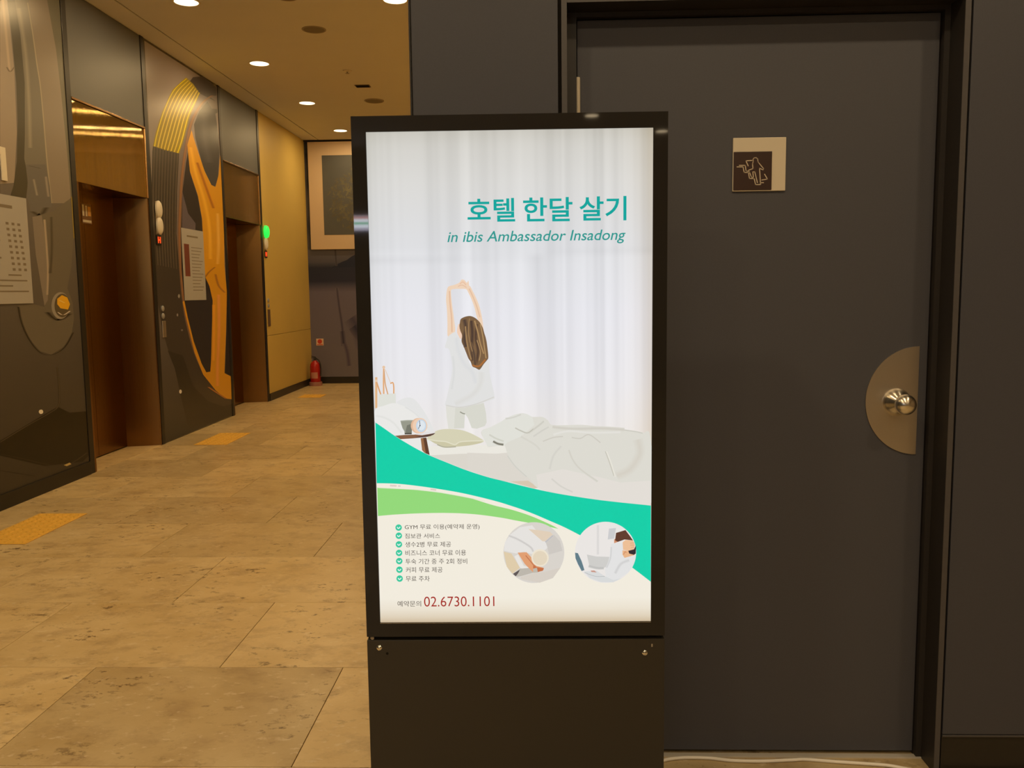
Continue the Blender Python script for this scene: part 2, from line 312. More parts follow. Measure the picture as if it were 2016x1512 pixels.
  ('p', (238, 210, 184), [(-0.1371, 0.2053), (-0.138, 0.2011), (-0.1389, 0.1957), (-0.1396, 0.1898), (-0.14, 0.1838), (-0.1399, 0.178), (-0.1394, 0.1721), (-0.1389, 0.1659), (-0.1385, 0.1593), (-0.1383, 0.1523), (-0.1382, 0.1448), (-0.1382, 0.1372), (-0.1381, 0.1298), (-0.1383, 0.1219), (-0.1387, 0.1136), (-0.1386, 0.1065), (-0.1374, 0.1022), (-0.1343, 0.1016), (-0.1298, 0.1036), (-0.1253, 0.1074), (-0.1224, 0.1119), (-0.1215, 0.1176), (-0.1219, 0.1246), (-0.1228, 0.1322), (-0.1236, 0.1395), (-0.1243, 0.1464), (-0.1251, 0.1534), (-0.126, 0.1601), (-0.1268, 0.1665), (-0.1274, 0.1726), (-0.128, 0.1784), (-0.1284, 0.1838), (-0.1288, 0.1886), (-0.129, 0.1927), (-0.1292, 0.1963), (-0.1292, 0.1992), (-0.129, 0.2015), (-0.1286, 0.2029), (-0.1281, 0.2036), (-0.1272, 0.2039), (-0.126, 0.2042), (-0.1243, 0.2045), (-0.1221, 0.2048), (-0.1198, 0.2049), (-0.1174, 0.205), (-0.1151, 0.2051), (-0.1126, 0.2051), (-0.1102, 0.205), (-0.1076, 0.2049), (-0.1048, 0.2049), (-0.1018, 0.2049), (-0.0989, 0.2047), (-0.0965, 0.204), (-0.095, 0.2029), (-0.0939, 0.2013), (-0.093, 0.1993), (-0.0918, 0.1967), (-0.0901, 0.1933), (-0.0883, 0.1893), (-0.0864, 0.185), (-0.0847, 0.1807), (-0.0831, 0.1765), (-0.0816, 0.1723), (-0.0802, 0.168), (-0.0788, 0.1635), (-0.0776, 0.1587), (-0.0766, 0.1537), (-0.0755, 0.1486), (-0.0742, 0.1438), (-0.0726, 0.1394), (-0.0709, 0.1351), (-0.069, 0.1308), (-0.0671, 0.1266), (-0.0651, 0.1217), (-0.0628, 0.1165), (-0.0609, 0.112), (-0.0595, 0.1092), (-0.059, 0.1086), (-0.0591, 0.1095), (-0.0595, 0.1116), (-0.0599, 0.1142), (-0.0602, 0.1176), (-0.0606, 0.122), (-0.0611, 0.1268), (-0.0616, 0.1314), (-0.0622, 0.1357), (-0.0628, 0.1399), (-0.0635, 0.1442), (-0.0643, 0.1486), (-0.0653, 0.1534), (-0.0663, 0.1584), (-0.0675, 0.1634), (-0.0689, 0.1683), (-0.0705, 0.1731), (-0.0723, 0.1778), (-0.0741, 0.1824), (-0.076, 0.1867), (-0.0778, 0.1908), (-0.0798, 0.1948), (-0.0816, 0.1984), (-0.0831, 0.2014), (-0.0842, 0.2039), (-0.0851, 0.2058), (-0.0859, 0.2074), (-0.0866, 0.2088), (-0.0875, 0.2098), (-0.0883, 0.2105), (-0.0891, 0.2112), (-0.0898, 0.2125), (-0.0902, 0.2148), (-0.0905, 0.2179), (-0.0908, 0.2207), (-0.0913, 0.2222), (-0.092, 0.2219), (-0.0927, 0.2203), (-0.0936, 0.2186), (-0.0946, 0.2179), (-0.0957, 0.2187), (-0.0971, 0.2204), (-0.0984, 0.2223), (-0.0999, 0.2236), (-0.1014, 0.2243), (-0.103, 0.2247), (-0.1045, 0.2248), (-0.106, 0.2244), (-0.1072, 0.2233), (-0.1082, 0.2216), (-0.1094, 0.2197), (-0.111, 0.2181), (-0.1134, 0.2168), (-0.1163, 0.2155), (-0.1193, 0.2143), (-0.1222, 0.2134), (-0.1248, 0.2127), (-0.1275, 0.2123), (-0.1299, 0.2118), (-0.132, 0.2111), (-0.1337, 0.2102), (-0.135, 0.2094), (-0.1361, 0.2079)]),
  ('r', (222, 178, 146), (238, 210, 184), 0.00449, [(-0.1322, 0.2008), (-0.1315, 0.1739), (-0.1289, 0.1445), (-0.1286, 0.1125)]),
  ('r', (224, 182, 150), (238, 210, 184), 0.00404, [(-0.0899, 0.2052), (-0.0821, 0.188), (-0.0739, 0.1659), (-0.0678, 0.1438)]),
  ('r', (226, 176, 146), (238, 208, 182), 0.00224, [(-0.1098, 0.2152), (-0.1029, 0.2195), (-0.0964, 0.2126)]),
  ('r', (216, 170, 142), (238, 208, 182), 0.0018, [(-0.1136, 0.2103), (-0.105, 0.2127), (-0.0953, 0.2077)]),
  ('p', (240, 206, 182), [(-0.1144, 0.1296), (-0.1155, 0.1269), (-0.1166, 0.1225), (-0.1174, 0.1177), (-0.1177, 0.1136), (-0.1174, 0.1106), (-0.1165, 0.1081), (-0.1155, 0.1058), (-0.1144, 0.1037), (-0.1133, 0.1014), (-0.112, 0.0991), (-0.1107, 0.0974), (-0.1096, 0.097), (-0.1085, 0.0982), (-0.1075, 0.1007), (-0.1068, 0.1038), (-0.1064, 0.1073), (-0.1066, 0.1114), (-0.1072, 0.1163), (-0.1081, 0.121), (-0.1091, 0.1246), (-0.1103, 0.1272), (-0.1117, 0.1292), (-0.1132, 0.1301)]),
  ('p', (224, 224, 223), [(-0.1374, 0.1027), (-0.1343, 0.1055), (-0.1302, 0.1086), (-0.1261, 0.1111), (-0.1229, 0.1124), (-0.1211, 0.1121), (-0.1201, 0.1107), (-0.1193, 0.1086), (-0.1181, 0.1062), (-0.1161, 0.1036), (-0.1138, 0.1005), (-0.1116, 0.0971), (-0.1096, 0.0938), (-0.1082, 0.0905), (-0.1071, 0.0871), (-0.1061, 0.0837), (-0.105, 0.0801), (-0.1036, 0.0765), (-0.1021, 0.0728), (-0.1005, 0.069), (-0.099, 0.0652), (-0.0976, 0.0614), (-0.0961, 0.0576), (-0.0946, 0.0538), (-0.0931, 0.0503), (-0.0919, 0.0469), (-0.0908, 0.0436), (-0.0893, 0.0405), (-0.0871, 0.0378), (-0.0839, 0.0349), (-0.08, 0.032), (-0.0756, 0.03), (-0.0712, 0.0302), (-0.0663, 0.0342), (-0.0609, 0.0411), (-0.056, 0.0474), (-0.0523, 0.0498), (-0.0504, 0.0468), (-0.0497, 0.0402), (-0.0495, 0.0322), (-0.0489, 0.025), (-0.0479, 0.0188), (-0.0468, 0.0128), (-0.0456, 0.0066), (-0.0443, 0.0), (-0.0426, -0.0077), (-0.0406, -0.0162), (-0.039, -0.0241), (-0.0386, -0.03), (-0.0393, -0.0332), (-0.0409, -0.0345), (-0.0435, -0.0351), (-0.0474, -0.0362), (-0.0529, -0.0382), (-0.0598, -0.0404), (-0.0674, -0.0426), (-0.0749, -0.0447), (-0.0824, -0.0468), (-0.0903, -0.0488), (-0.098, -0.0506), (-0.1049, -0.0519), (-0.1105, -0.0526), (-0.1154, -0.0528), (-0.12, -0.0527), (-0.1248, -0.0522), (-0.1306, -0.0517), (-0.1368, -0.051), (-0.1423, -0.0498), (-0.1459, -0.0478), (-0.147, -0.0447), (-0.1462, -0.0407), (-0.1446, -0.0363), (-0.1431, -0.0315), (-0.1419, -0.0264), (-0.1406, -0.0208), (-0.1391, -0.015), (-0.1377, -0.009), (-0.1362, -0.0028), (-0.1348, 0.0036), (-0.1334, 0.01), (-0.1322, 0.0159), (-0.1312, 0.0212), (-0.1303, 0.0261), (-0.1296, 0.0309), (-0.1293, 0.0358), (-0.1294, 0.0407), (-0.1299, 0.0457), (-0.1306, 0.0507), (-0.1314, 0.0557), (-0.1323, 0.061), (-0.1333, 0.0666), (-0.1345, 0.0717), (-0.136, 0.0755), (-0.1381, 0.0774), (-0.1408, 0.0778), (-0.1432, 0.0781), (-0.1446, 0.0793), (-0.1444, 0.0821), (-0.1433, 0.0857), (-0.1418, 0.0895), (-0.1406, 0.0929), (-0.14, 0.0956), (-0.1396, 0.0981), (-0.139, 0.1004)]),
  ('r', (218, 219, 220), (224, 224, 223), 0.01347, [(-0.1194, 0.1001), (-0.115, 0.0703), (-0.1032, 0.0429), (-0.0861, 0.0254), (-0.0791, 0.0004)]),
  ('r', (219, 218, 215), (224, 224, 222), 0.01571, [(-0.0663, 0.0251), (-0.0692, 0.0003), (-0.087, -0.0245), (-0.1247, -0.0442)]),
  ('r', (216, 217, 216), (224, 224, 223), 0.00673, [(-0.1276, 0.0606), (-0.1258, 0.0258), (-0.1315, -0.0116)]),
  ('r', (208, 206, 200), (223, 222, 219), 0.00314, [(-0.1447, -0.0465), (-0.1248, -0.0507), (-0.1049, -0.0504), (-0.0748, -0.0432), (-0.0398, -0.0295)]),
  ('p', (215, 215, 205), [(-0.1454, -0.0483), (-0.1248, -0.0525), (-0.1049, -0.0522), (-0.0749, -0.0452), (-0.0624, -0.0418), (-0.0578, -0.065), (-0.0568, -0.0851), (-0.0607, -0.0931), (-0.0783, -0.099), (-0.0895, -0.0974), (-0.0978, -0.0746), (-0.1039, -0.0658), (-0.1062, -0.0977), (-0.1407, -0.0984), (-0.1437, -0.0742)]),
  ('p', (223, 222, 214), [(-0.1454, -0.0483), (-0.1248, -0.0525), (-0.1282, -0.0983), (-0.1407, -0.0984), (-0.1437, -0.0742)]),
  ('r', (120, 122, 108), (190, 190, 178), 0.00269, [(-0.1145, -0.0614), (-0.1081, -0.065), (-0.1036, -0.066)]),
  ('p', (122, 94, 66), [(-0.1114, 0.132), (-0.111, 0.1341), (-0.1107, 0.1364), (-0.11, 0.1387), (-0.1088, 0.1406), (-0.1068, 0.1421), (-0.1043, 0.1434), (-0.1016, 0.1445), (-0.0988, 0.1454), (-0.0961, 0.146), (-0.0933, 0.1465), (-0.0905, 0.1467), (-0.0877, 0.1465), (-0.0849, 0.1457), (-0.0821, 0.1445), (-0.0793, 0.1431), (-0.0767, 0.1414), (-0.0744, 0.1396), (-0.0722, 0.1374), (-0.0701, 0.1352), (-0.0682, 0.1327), (-0.0665, 0.1301), (-0.0649, 0.1274), (-0.0635, 0.1245), (-0.0623, 0.1216), (-0.0612, 0.1186), (-0.0604, 0.1155), (-0.0596, 0.1124), (-0.0588, 0.1092), (-0.0579, 0.1062), (-0.0569, 0.1032), (-0.056, 0.1001), (-0.0553, 0.0969), (-0.0546, 0.0936), (-0.054, 0.0902), (-0.0535, 0.0865), (-0.053, 0.082), (-0.0523, 0.0761), (-0.0516, 0.0692), (-0.051, 0.0625), (-0.0509, 0.0573), (-0.0514, 0.0542), (-0.0523, 0.0525), (-0.0535, 0.0513), (-0.0547, 0.0499), (-0.0562, 0.048), (-0.0578, 0.0462), (-0.0595, 0.0443), (-0.061, 0.0425), (-0.0624, 0.0406), (-0.0637, 0.0386), (-0.0649, 0.0368), (-0.0661, 0.0351), (-0.0673, 0.0335), (-0.0685, 0.0319), (-0.0697, 0.0307), (-0.0712, 0.0302), (-0.0728, 0.0305), (-0.0747, 0.0315), (-0.0766, 0.0328), (-0.0785, 0.034), (-0.0805, 0.0348), (-0.0825, 0.0355), (-0.0843, 0.0364), (-0.0859, 0.0378), (-0.087, 0.0399), (-0.0878, 0.0425), (-0.0886, 0.0453), (-0.0894, 0.0478), (-0.0906, 0.0497), (-0.0918, 0.0513), (-0.093, 0.0531), (-0.0943, 0.0553), (-0.0955, 0.058), (-0.0966, 0.0612), (-0.0978, 0.0645), (-0.099, 0.0677), (-0.1002, 0.0708), (-0.1014, 0.0739), (-0.1025, 0.077), (-0.1037, 0.0801), (-0.105, 0.0832), (-0.1065, 0.0863), (-0.1077, 0.0894), (-0.1084, 0.0925), (-0.1084, 0.0957), (-0.1078, 0.0988), (-0.1071, 0.1019), (-0.107, 0.1049), (-0.1075, 0.1075), (-0.1085, 0.11), (-0.1096, 0.1123), (-0.1105, 0.1148), (-0.1111, 0.1173), (-0.1117, 0.1198), (-0.1121, 0.1223), (-0.1123, 0.1246), (-0.1123, 0.1266), (-0.1121, 0.1284), (-0.1118, 0.1301)]),
  ('r', (72, 56, 50), (112, 86, 62), 0.01033, [(-0.1014, 0.1392), (-0.0981, 0.1195), (-0.1021, 0.0999), (-0.0988, 0.0801)]),
  ('r', (66, 50, 46), (110, 84, 60), 0.00898, [(-0.0867, 0.1366), (-0.0847, 0.1095), (-0.0864, 0.0799), (-0.0832, 0.0502)]),
  ('r', (70, 52, 46), (116, 88, 62), 0.00763, [(-0.0745, 0.1291), (-0.0774, 0.0996), (-0.073, 0.0699), (-0.0784, 0.0427)]),
  ('r', (74, 58, 52), (122, 94, 66), 0.00673, [(-0.0899, 0.0899), (-0.0817, 0.065), (-0.0797, 0.0402)]),
  ('r', (182, 146, 98), (140, 108, 74), 0.00359, [(-0.0793, 0.1365), (-0.0723, 0.1094), (-0.0678, 0.0871), (-0.0607, 0.0648)]),
  ('r', (176, 140, 94), (130, 100, 70), 0.00314, [(-0.0992, 0.1245), (-0.0973, 0.0949), (-0.0928, 0.0701), (-0.0881, 0.0527)]),
  ('r', (190, 154, 104), (136, 106, 74), 0.00314, [(-0.0671, 0.129), (-0.0625, 0.1043), (-0.0592, 0.0796), (-0.0559, 0.0548)]),
  ('r', (170, 134, 90), (126, 96, 68), 0.00224, [(-0.0903, 0.1416), (-0.0932, 0.1146), (-0.0899, 0.0899), (-0.0853, 0.07)]),
  ('r', (178, 108, 52), (150, 104, 62), 0.00404, [(-0.0859, 0.0403), (-0.076, 0.0377), (-0.0685, 0.0401), (-0.0572, 0.0524)]),
  ('r', (188, 152, 106), (140, 110, 76), 0.00202, [(-0.075, 0.0946), (-0.068, 0.0698), (-0.0708, 0.05)]),
 ],
 'picture_duvet': [
  ('p', (220, 218, 209), [(-0.068, -0.1035), (-0.0648, -0.1012), (-0.0599, -0.0994), (-0.0544, -0.0976), (-0.049, -0.0956), (-0.0438, -0.0932), (-0.0384, -0.0906), (-0.033, -0.0879), (-0.028, -0.0852), (-0.0237, -0.0826), (-0.0198, -0.0799), (-0.0158, -0.0773), (-0.0111, -0.0749), (-0.0052, -0.0724), (0.0014, -0.0698), (0.0081, -0.0677), (0.014, -0.0663), (0.0189, -0.0657), (0.0231, -0.0659), (0.027, -0.0666), (0.0307, -0.0675), (0.0339, -0.0689), (0.0366, -0.0708), (0.0395, -0.0726), (0.0431, -0.0739), (0.0479, -0.0742), (0.0535, -0.0739), (0.0591, -0.0737), (0.064, -0.0741), (0.0678, -0.0754), (0.071, -0.0772), (0.0738, -0.0794), (0.0764, -0.0816), (0.0784, -0.0842), (0.0797, -0.0871), (0.0815, -0.0898), (0.0847, -0.0918), (0.0893, -0.0928), (0.0951, -0.093), (0.1019, -0.0929), (0.1097, -0.0929), (0.1189, -0.0928), (0.1295, -0.0924), (0.1405, -0.0922), (0.1514, -0.0924), (0.1618, -0.0933), (0.1722, -0.0946), (0.1826, -0.096), (0.193, -0.0975), (0.2036, -0.0989), (0.2145, -0.1004), (0.2249, -0.1019), (0.2346, -0.1031), (0.2435, -0.1041), (0.2518, -0.1049), (0.2593, -0.1057), (0.2658, -0.1066), (0.271, -0.1078), (0.275, -0.109), (0.2786, -0.1104), (0.2825, -0.112), (0.2871, -0.1106), (0.292, -0.1073), (0.2964, -0.1084), (0.2996, -0.1206), (0.3034, -0.1522), (0.3077, -0.1976), (0.3081, -0.2425), (0.3003, -0.2725), (0.2805, -0.2811), (0.2518, -0.2767), (0.2206, -0.2671), (0.1928, -0.2601), (0.1694, -0.2568), (0.1475, -0.2534), (0.1272, -0.25), (0.1088, -0.2465), (0.0923, -0.2431), (0.0775, -0.2398), (0.0648, -0.2362), (0.0542, -0.2319), (0.0468, -0.2268), (0.0422, -0.2211), (0.0384, -0.215), (0.0334, -0.2086), (0.0264, -0.2019), (0.0186, -0.1947), (0.0109, -0.1875), (0.0043, -0.1806), (-0.0009, -0.1738), (-0.0053, -0.1671), (-0.009, -0.1608), (-0.0122, -0.1549), (-0.0143, -0.1492), (-0.0156, -0.1438), (-0.0169, -0.1392), (-0.0193, -0.1361), (-0.0229, -0.1351), (-0.0274, -0.1357), (-0.0323, -0.1368), (-0.0371, -0.1377), (-0.0422, -0.1383), (-0.0477, -0.1391), (-0.0526, -0.1394), (-0.056, -0.1385), (-0.0568, -0.136), (-0.0558, -0.1322), (-0.0546, -0.1282), (-0.0547, -0.1248), (-0.0569, -0.1223), (-0.0602, -0.1204), (-0.0636, -0.1185), (-0.0661, -0.1162), (-0.0677, -0.1132), (-0.0689, -0.1098), (-0.0692, -0.1064)]),
  ('p', (224, 224, 216), [(-0.068, -0.1035), (-0.049, -0.0956), (-0.028, -0.0852), (-0.0111, -0.0749), (0.014, -0.0663), (0.0307, -0.0675), (0.0431, -0.0739), (0.0471, -0.0919), (0.0176, -0.117), (-0.0118, -0.1294), (-0.0193, -0.1361), (-0.0549, -0.1385), (-0.0661, -0.1162)]),
  ('p', (226, 221, 214), [(0.0542, -0.2319), (0.0503, -0.2023), (0.1091, -0.19), (0.1929, -0.2099), (0.2348, -0.221), (0.3, -0.2173), (0.3003, -0.2725), (0.1928, -0.2601), (0.1088, -0.2465)]),
  ('r', (212, 207, 196), (220, 218, 209), 0.02469, [(0.2721, -0.1257), (0.2764, -0.1575), (0.2556, -0.1913), (0.2264, -0.206)]),
  ('r', (206, 202, 192), (220, 218, 209), 0.00898, [(0.0867, -0.0965), (0.1305, -0.1011), (0.193, -0.1006), (0.2429, -0.1043)]),
  ('r', (202, 200, 190), (220, 218, 209), 0.00584, [(0.0344, -0.1097), (0.0554, -0.0941), (0.068, -0.0836)]),
  ('r', (182, 180, 168), (218, 216, 206), 0.00359, [(0.0053, -0.0978), (0.0177, -0.1043), (0.0323, -0.1091), (0.0449, -0.1003)]),
  ('r', (206, 204, 196), (220, 218, 209), 0.00494, [(0.0448, -0.1172), (0.0637, -0.1047), (0.0784, -0.0964)]),
  ('r', (202, 198, 188), (220, 218, 209), 0.00404, [(0.0656, -0.128), (0.0886, -0.1197), (0.1095, -0.1178)]),
  ('r', (200, 196, 186), (220, 218, 209), 0.00359, [(0.1283, -0.1201), (0.1471, -0.1224), (0.1659, -0.1141), (0.1909, -0.1323)]),
  ('r', (228, 226, 220), (220, 218, 209), 0.00673, [(0.0887, -0.1134), (0.12, -0.1063), (0.1721, -0.1099), (0.2346, -0.1095)]),
  ('r', (186, 182, 168), (218, 216, 206), 0.00224, [(0.2013, -0.1515), (0.2096, -0.1739), (0.2201, -0.2059)]),
  ('r', (236, 232, 220), (220, 218, 209), 0.00314, [(0.2044, -0.1515), (0.2138, -0.176), (0.2232, -0.2081)]),
  ('r', (208, 204, 194), (220, 219, 210), 0.00539, [(0.1219, -0.1476), (0.1302, -0.1689), (0.1468, -0.1903), (0.1845, -0.2184)]),
  ('r', (204, 202, 192), (220, 219, 212), 0.00404, [(-0.0122, -0.1591), (0.0043, -0.1827), (0.0292, -0.2064)]),
  ('r', (210, 208, 200), (220, 218, 209), 0.00673, [(0.1052, -0.139), (0.0884, -0.16), (0.0798, -0.1898)]),
  ('r', (212, 210, 200), (222, 220, 212), 0.00808, [(0.0176, -0.117), (0.0467, -0.1342), (0.0591, -0.147)]),
  ('r', (88, 86, 74), (196, 194, 182), 0.00584, [(-0.0432, -0.127), (-0.0328, -0.1324), (-0.0207, -0.1346)]),
  ('r', (202, 202, 190), (224, 224, 216), 0.00539, [(-0.0514, -0.1121), (-0.0368, -0.1207), (-0.0202, -0.1272)]),
  ('r', (196, 194, 184), (220, 218, 209), 0.00314, [(0.2429, -0.1047), (0.2679, -0.1087), (0.2825, -0.1122)]),
  ('r', (206, 204, 196), (224, 224, 216), 0.00494, [(-0.0154, -0.0776), (0.0014, -0.0746), (0.0181, -0.0684)]),
  ('r', (210, 206, 198), (222, 219, 212), 0.00449, [(0.0838, -0.2112), (0.1047, -0.2285), (0.1298, -0.2415)]),
 ],
 'teal_wave': [
  ('p', (0, 206, 168), [(-0.2998, -0.0829), (-0.2973, -0.0847), (-0.2936, -0.0873), (-0.2893, -0.0903), (-0.2848, -0.0935), (-0.2806, -0.0965), (-0.2767, -0.0994), (-0.2728, -0.1023), (-0.2688, -0.1053), (-0.2646, -0.1083), (-0.2603, -0.1114), (-0.2558, -0.1144), (-0.251, -0.1176), (-0.2462, -0.1208), (-0.2412, -0.124), (-0.236, -0.1272), (-0.2305, -0.1306), (-0.2248, -0.1341), (-0.2189, -0.1376), (-0.2131, -0.141), (-0.2075, -0.1442), (-0.2021, -0.1472), (-0.197, -0.1499), (-0.1919, -0.1526), (-0.1866, -0.1553), (-0.1809, -0.158), (-0.1749, -0.1607), (-0.1686, -0.1634), (-0.1621, -0.1662), (-0.1553, -0.169), (-0.1482, -0.172), (-0.1406, -0.1752), (-0.1327, -0.1786), (-0.1244, -0.1821), (-0.1159, -0.1856), (-0.1072, -0.189), (-0.098, -0.1924), (-0.0885, -0.1958), (-0.0788, -0.1991), (-0.0691, -0.2023), (-0.0599, -0.2053), (-0.0514, -0.2078), (-0.0434, -0.21), (-0.0355, -0.212), (-0.0269, -0.2142), (-0.0172, -0.2168), (-0.0059, -0.2198), (0.0066, -0.2232), (0.0197, -0.2267), (0.0329, -0.2301), (0.0458, -0.2333), (0.0581, -0.2362), (0.07, -0.2389), (0.0821, -0.2415), (0.0948, -0.2441), (0.1088, -0.2467), (0.1238, -0.2494), (0.1397, -0.2521), (0.1564, -0.2549), (0.1741, -0.2576), (0.1928, -0.2603), (0.2147, -0.2631), (0.2397, -0.2661), (0.2645, -0.2689), (0.2862, -0.2713), (0.3013, -0.2731), (0.3018, -0.4455), (0.2965, -0.4412), (0.2889, -0.4351), (0.2801, -0.428), (0.2709, -0.4208), (0.2624, -0.4141), (0.2545, -0.4081), (0.2466, -0.4022), (0.2387, -0.3963), (0.2308, -0.3905), (0.2227, -0.3849), (0.2145, -0.3795), (0.206, -0.3741), (0.1975, -0.3688), (0.1892, -0.3637), (0.1812, -0.3589), (0.1736, -0.3544), (0.1663, -0.3502), (0.1591, -0.3461), (0.152, -0.3422), (0.145, -0.3383), (0.138, -0.3345), (0.1311, -0.3307), (0.1243, -0.3271), (0.1175, -0.3235), (0.1108, -0.3201), (0.1042, -0.3169), (0.0978, -0.314), (0.0914, -0.3111), (0.0848, -0.3081), (0.0776, -0.305), (0.0699, -0.3014), (0.0617, -0.2977), (0.0533, -0.2939), (0.0447, -0.2902), (0.0364, -0.2867), (0.0281, -0.2834), (0.0199, -0.2802), (0.0116, -0.2772), (0.0034, -0.2743), (-0.0049, -0.2715), (-0.0128, -0.2688), (-0.0204, -0.2662), (-0.0281, -0.2637), (-0.0366, -0.2612), (-0.0461, -0.2584), (-0.0574, -0.2554), (-0.0699, -0.2521), (-0.0831, -0.2488), (-0.0961, -0.2456), (-0.1081, -0.2428), (-0.1192, -0.2404), (-0.1297, -0.2383), (-0.1399, -0.2364), (-0.1499, -0.2346), (-0.1599, -0.2329), (-0.17, -0.2311), (-0.18, -0.2295), (-0.1899, -0.2279), (-0.1997, -0.2264), (-0.2094, -0.2251), (-0.2191, -0.2237), (-0.2288, -0.2225), (-0.2384, -0.2213), (-0.2479, -0.2203), (-0.2572, -0.2195), (-0.2669, -0.219), (-0.277, -0.2186), (-0.2867, -0.2183), (-0.295, -0.2182), (-0.3009, -0.218)]),
 ],
 'white_footer': [
  ('g', (241, 235, 221), (243, 238, 224), (206, 186, 156), [(-0.3009, -0.218), (-0.295, -0.2182), (-0.2867, -0.2183), (-0.277, -0.2186), (-0.2669, -0.219), (-0.2572, -0.2195), (-0.2479, -0.2203), (-0.2384, -0.2213), (-0.2288, -0.2225), (-0.2191, -0.2237), (-0.2094, -0.2251), (-0.1997, -0.2264), (-0.1899, -0.2279), (-0.18, -0.2295), (-0.17, -0.2311), (-0.1599, -0.2329), (-0.1499, -0.2346), (-0.1399, -0.2364), (-0.1297, -0.2383), (-0.1192, -0.2404), (-0.1081, -0.2428), (-0.0961, -0.2456), (-0.0831, -0.2488), (-0.0699, -0.2521), (-0.0574, -0.2554), (-0.0461, -0.2584), (-0.0366, -0.2612), (-0.0281, -0.2637), (-0.0204, -0.2662), (-0.0128, -0.2688), (-0.0049, -0.2715), (0.0034, -0.2743), (0.0116, -0.2772), (0.0199, -0.2802), (0.0281, -0.2834), (0.0364, -0.2867), (0.0447, -0.2902), (0.0533, -0.2939), (0.0617, -0.2977), (0.0699, -0.3014), (0.0776, -0.305), (0.0848, -0.3081), (0.0914, -0.3111), (0.0978, -0.314), (0.1042, -0.3169), (0.1108, -0.3201), (0.1175, -0.3235), (0.1243, -0.3271), (0.1311, -0.3307), (0.138, -0.3345), (0.145, -0.3383), (0.152, -0.3422), (0.1591, -0.3461), (0.1663, -0.3502), (0.1736, -0.3544), (0.1812, -0.3589), (0.1892, -0.3637), (0.1975, -0.3688), (0.206, -0.3741), (0.2145, -0.3795), (0.2227, -0.3849), (0.2308, -0.3905), (0.2387, -0.3963), (0.2466, -0.4022), (0.2545, -0.4081), (0.2624, -0.4141), (0.2709, -0.4208), (0.2801, -0.428), (0.2889, -0.4351), (0.2965, -0.4412), (0.3018, -0.4455), (0.3023, -0.5356), (-0.3011, -0.5352)]),
 ],
 'green_wave': [
  ('p', (146, 216, 122), [(-0.3, -0.2278), (-0.2953, -0.2281), (-0.2889, -0.2283), (-0.2811, -0.2287), (-0.2725, -0.2291), (-0.2635, -0.2297), (-0.2538, -0.2305), (-0.243, -0.2314), (-0.2317, -0.2324), (-0.2204, -0.2334), (-0.2096, -0.2345), (-0.1993, -0.2357), (-0.1891, -0.2369), (-0.1791, -0.2382), (-0.1694, -0.2395), (-0.1601, -0.2409), (-0.151, -0.2423), (-0.142, -0.2438), (-0.1334, -0.2453), (-0.1256, -0.2468), (-0.1188, -0.248), (-0.1138, -0.2489), (-0.1104, -0.2494), (-0.1075, -0.2499), (-0.1037, -0.2507), (-0.0979, -0.2523), (-0.0894, -0.255), (-0.079, -0.2584), (-0.0677, -0.2622), (-0.0565, -0.2659), (-0.0463, -0.2691), (-0.0374, -0.2716), (-0.029, -0.2736), (-0.021, -0.2756), (-0.0131, -0.2775), (-0.005, -0.2798), (0.0033, -0.2823), (0.0115, -0.285), (0.0198, -0.2878), (0.028, -0.2907), (0.0363, -0.2939), (0.0449, -0.2974), (0.0538, -0.3014), (0.0625, -0.3054), (0.0706, -0.3092), (0.0776, -0.3125), (0.0834, -0.3154), (0.0884, -0.3181), (0.0925, -0.3205), (0.0958, -0.3224), (0.0983, -0.3238), (0.0929, -0.3226), (0.0853, -0.3208), (0.0763, -0.3187), (0.0666, -0.3165), (0.0569, -0.3144), (0.0469, -0.3124), (0.036, -0.3103), (0.0249, -0.3082), (0.0143, -0.3062), (0.0048, -0.3044), (-0.0029, -0.3028), (-0.0093, -0.3014), (-0.0153, -0.3001), (-0.0219, -0.2988), (-0.0299, -0.2974), (-0.0397, -0.2958), (-0.0507, -0.2941), (-0.0623, -0.2924), (-0.0742, -0.2908), (-0.0859, -0.2895), (-0.0973, -0.2885), (-0.1087, -0.2877), (-0.1202, -0.287), (-0.1318, -0.2865), (-0.1433, -0.2862), (-0.1548, -0.2859), (-0.1663, -0.2859), (-0.1779, -0.2859), (-0.1894, -0.2861), (-0.201, -0.2863), (-0.2128, -0.2866), (-0.225, -0.287), (-0.237, -0.2875), (-0.2484, -0.2881), (-0.259, -0.2886), (-0.269, -0.2892), (-0.2787, -0.29), (-0.2876, -0.2907), (-0.295, -0.2914), (-0.3003, -0.2918)]),
  ('r', (216, 196, 184), (232, 222, 214), 0.00449, [(-0.2717, -0.2235), (-0.2572, -0.2244)]),
  ('r', (200, 190, 186), (230, 224, 218), 0.00314, [(-0.254, -0.2247), (-0.2484, -0.2249)]),
  ('r', (216, 192, 180), (232, 222, 214), 0.00404, [(-0.1826, -0.2326), (-0.1702, -0.2344)]),
  ('r', (206, 232, 190), (236, 230, 216), 0.00112, [(-0.2985, -0.2282), (-0.1998, -0.2347), (-0.1311, -0.2457), (-0.0624, -0.2603)]),
 ],
 'round_photo': [
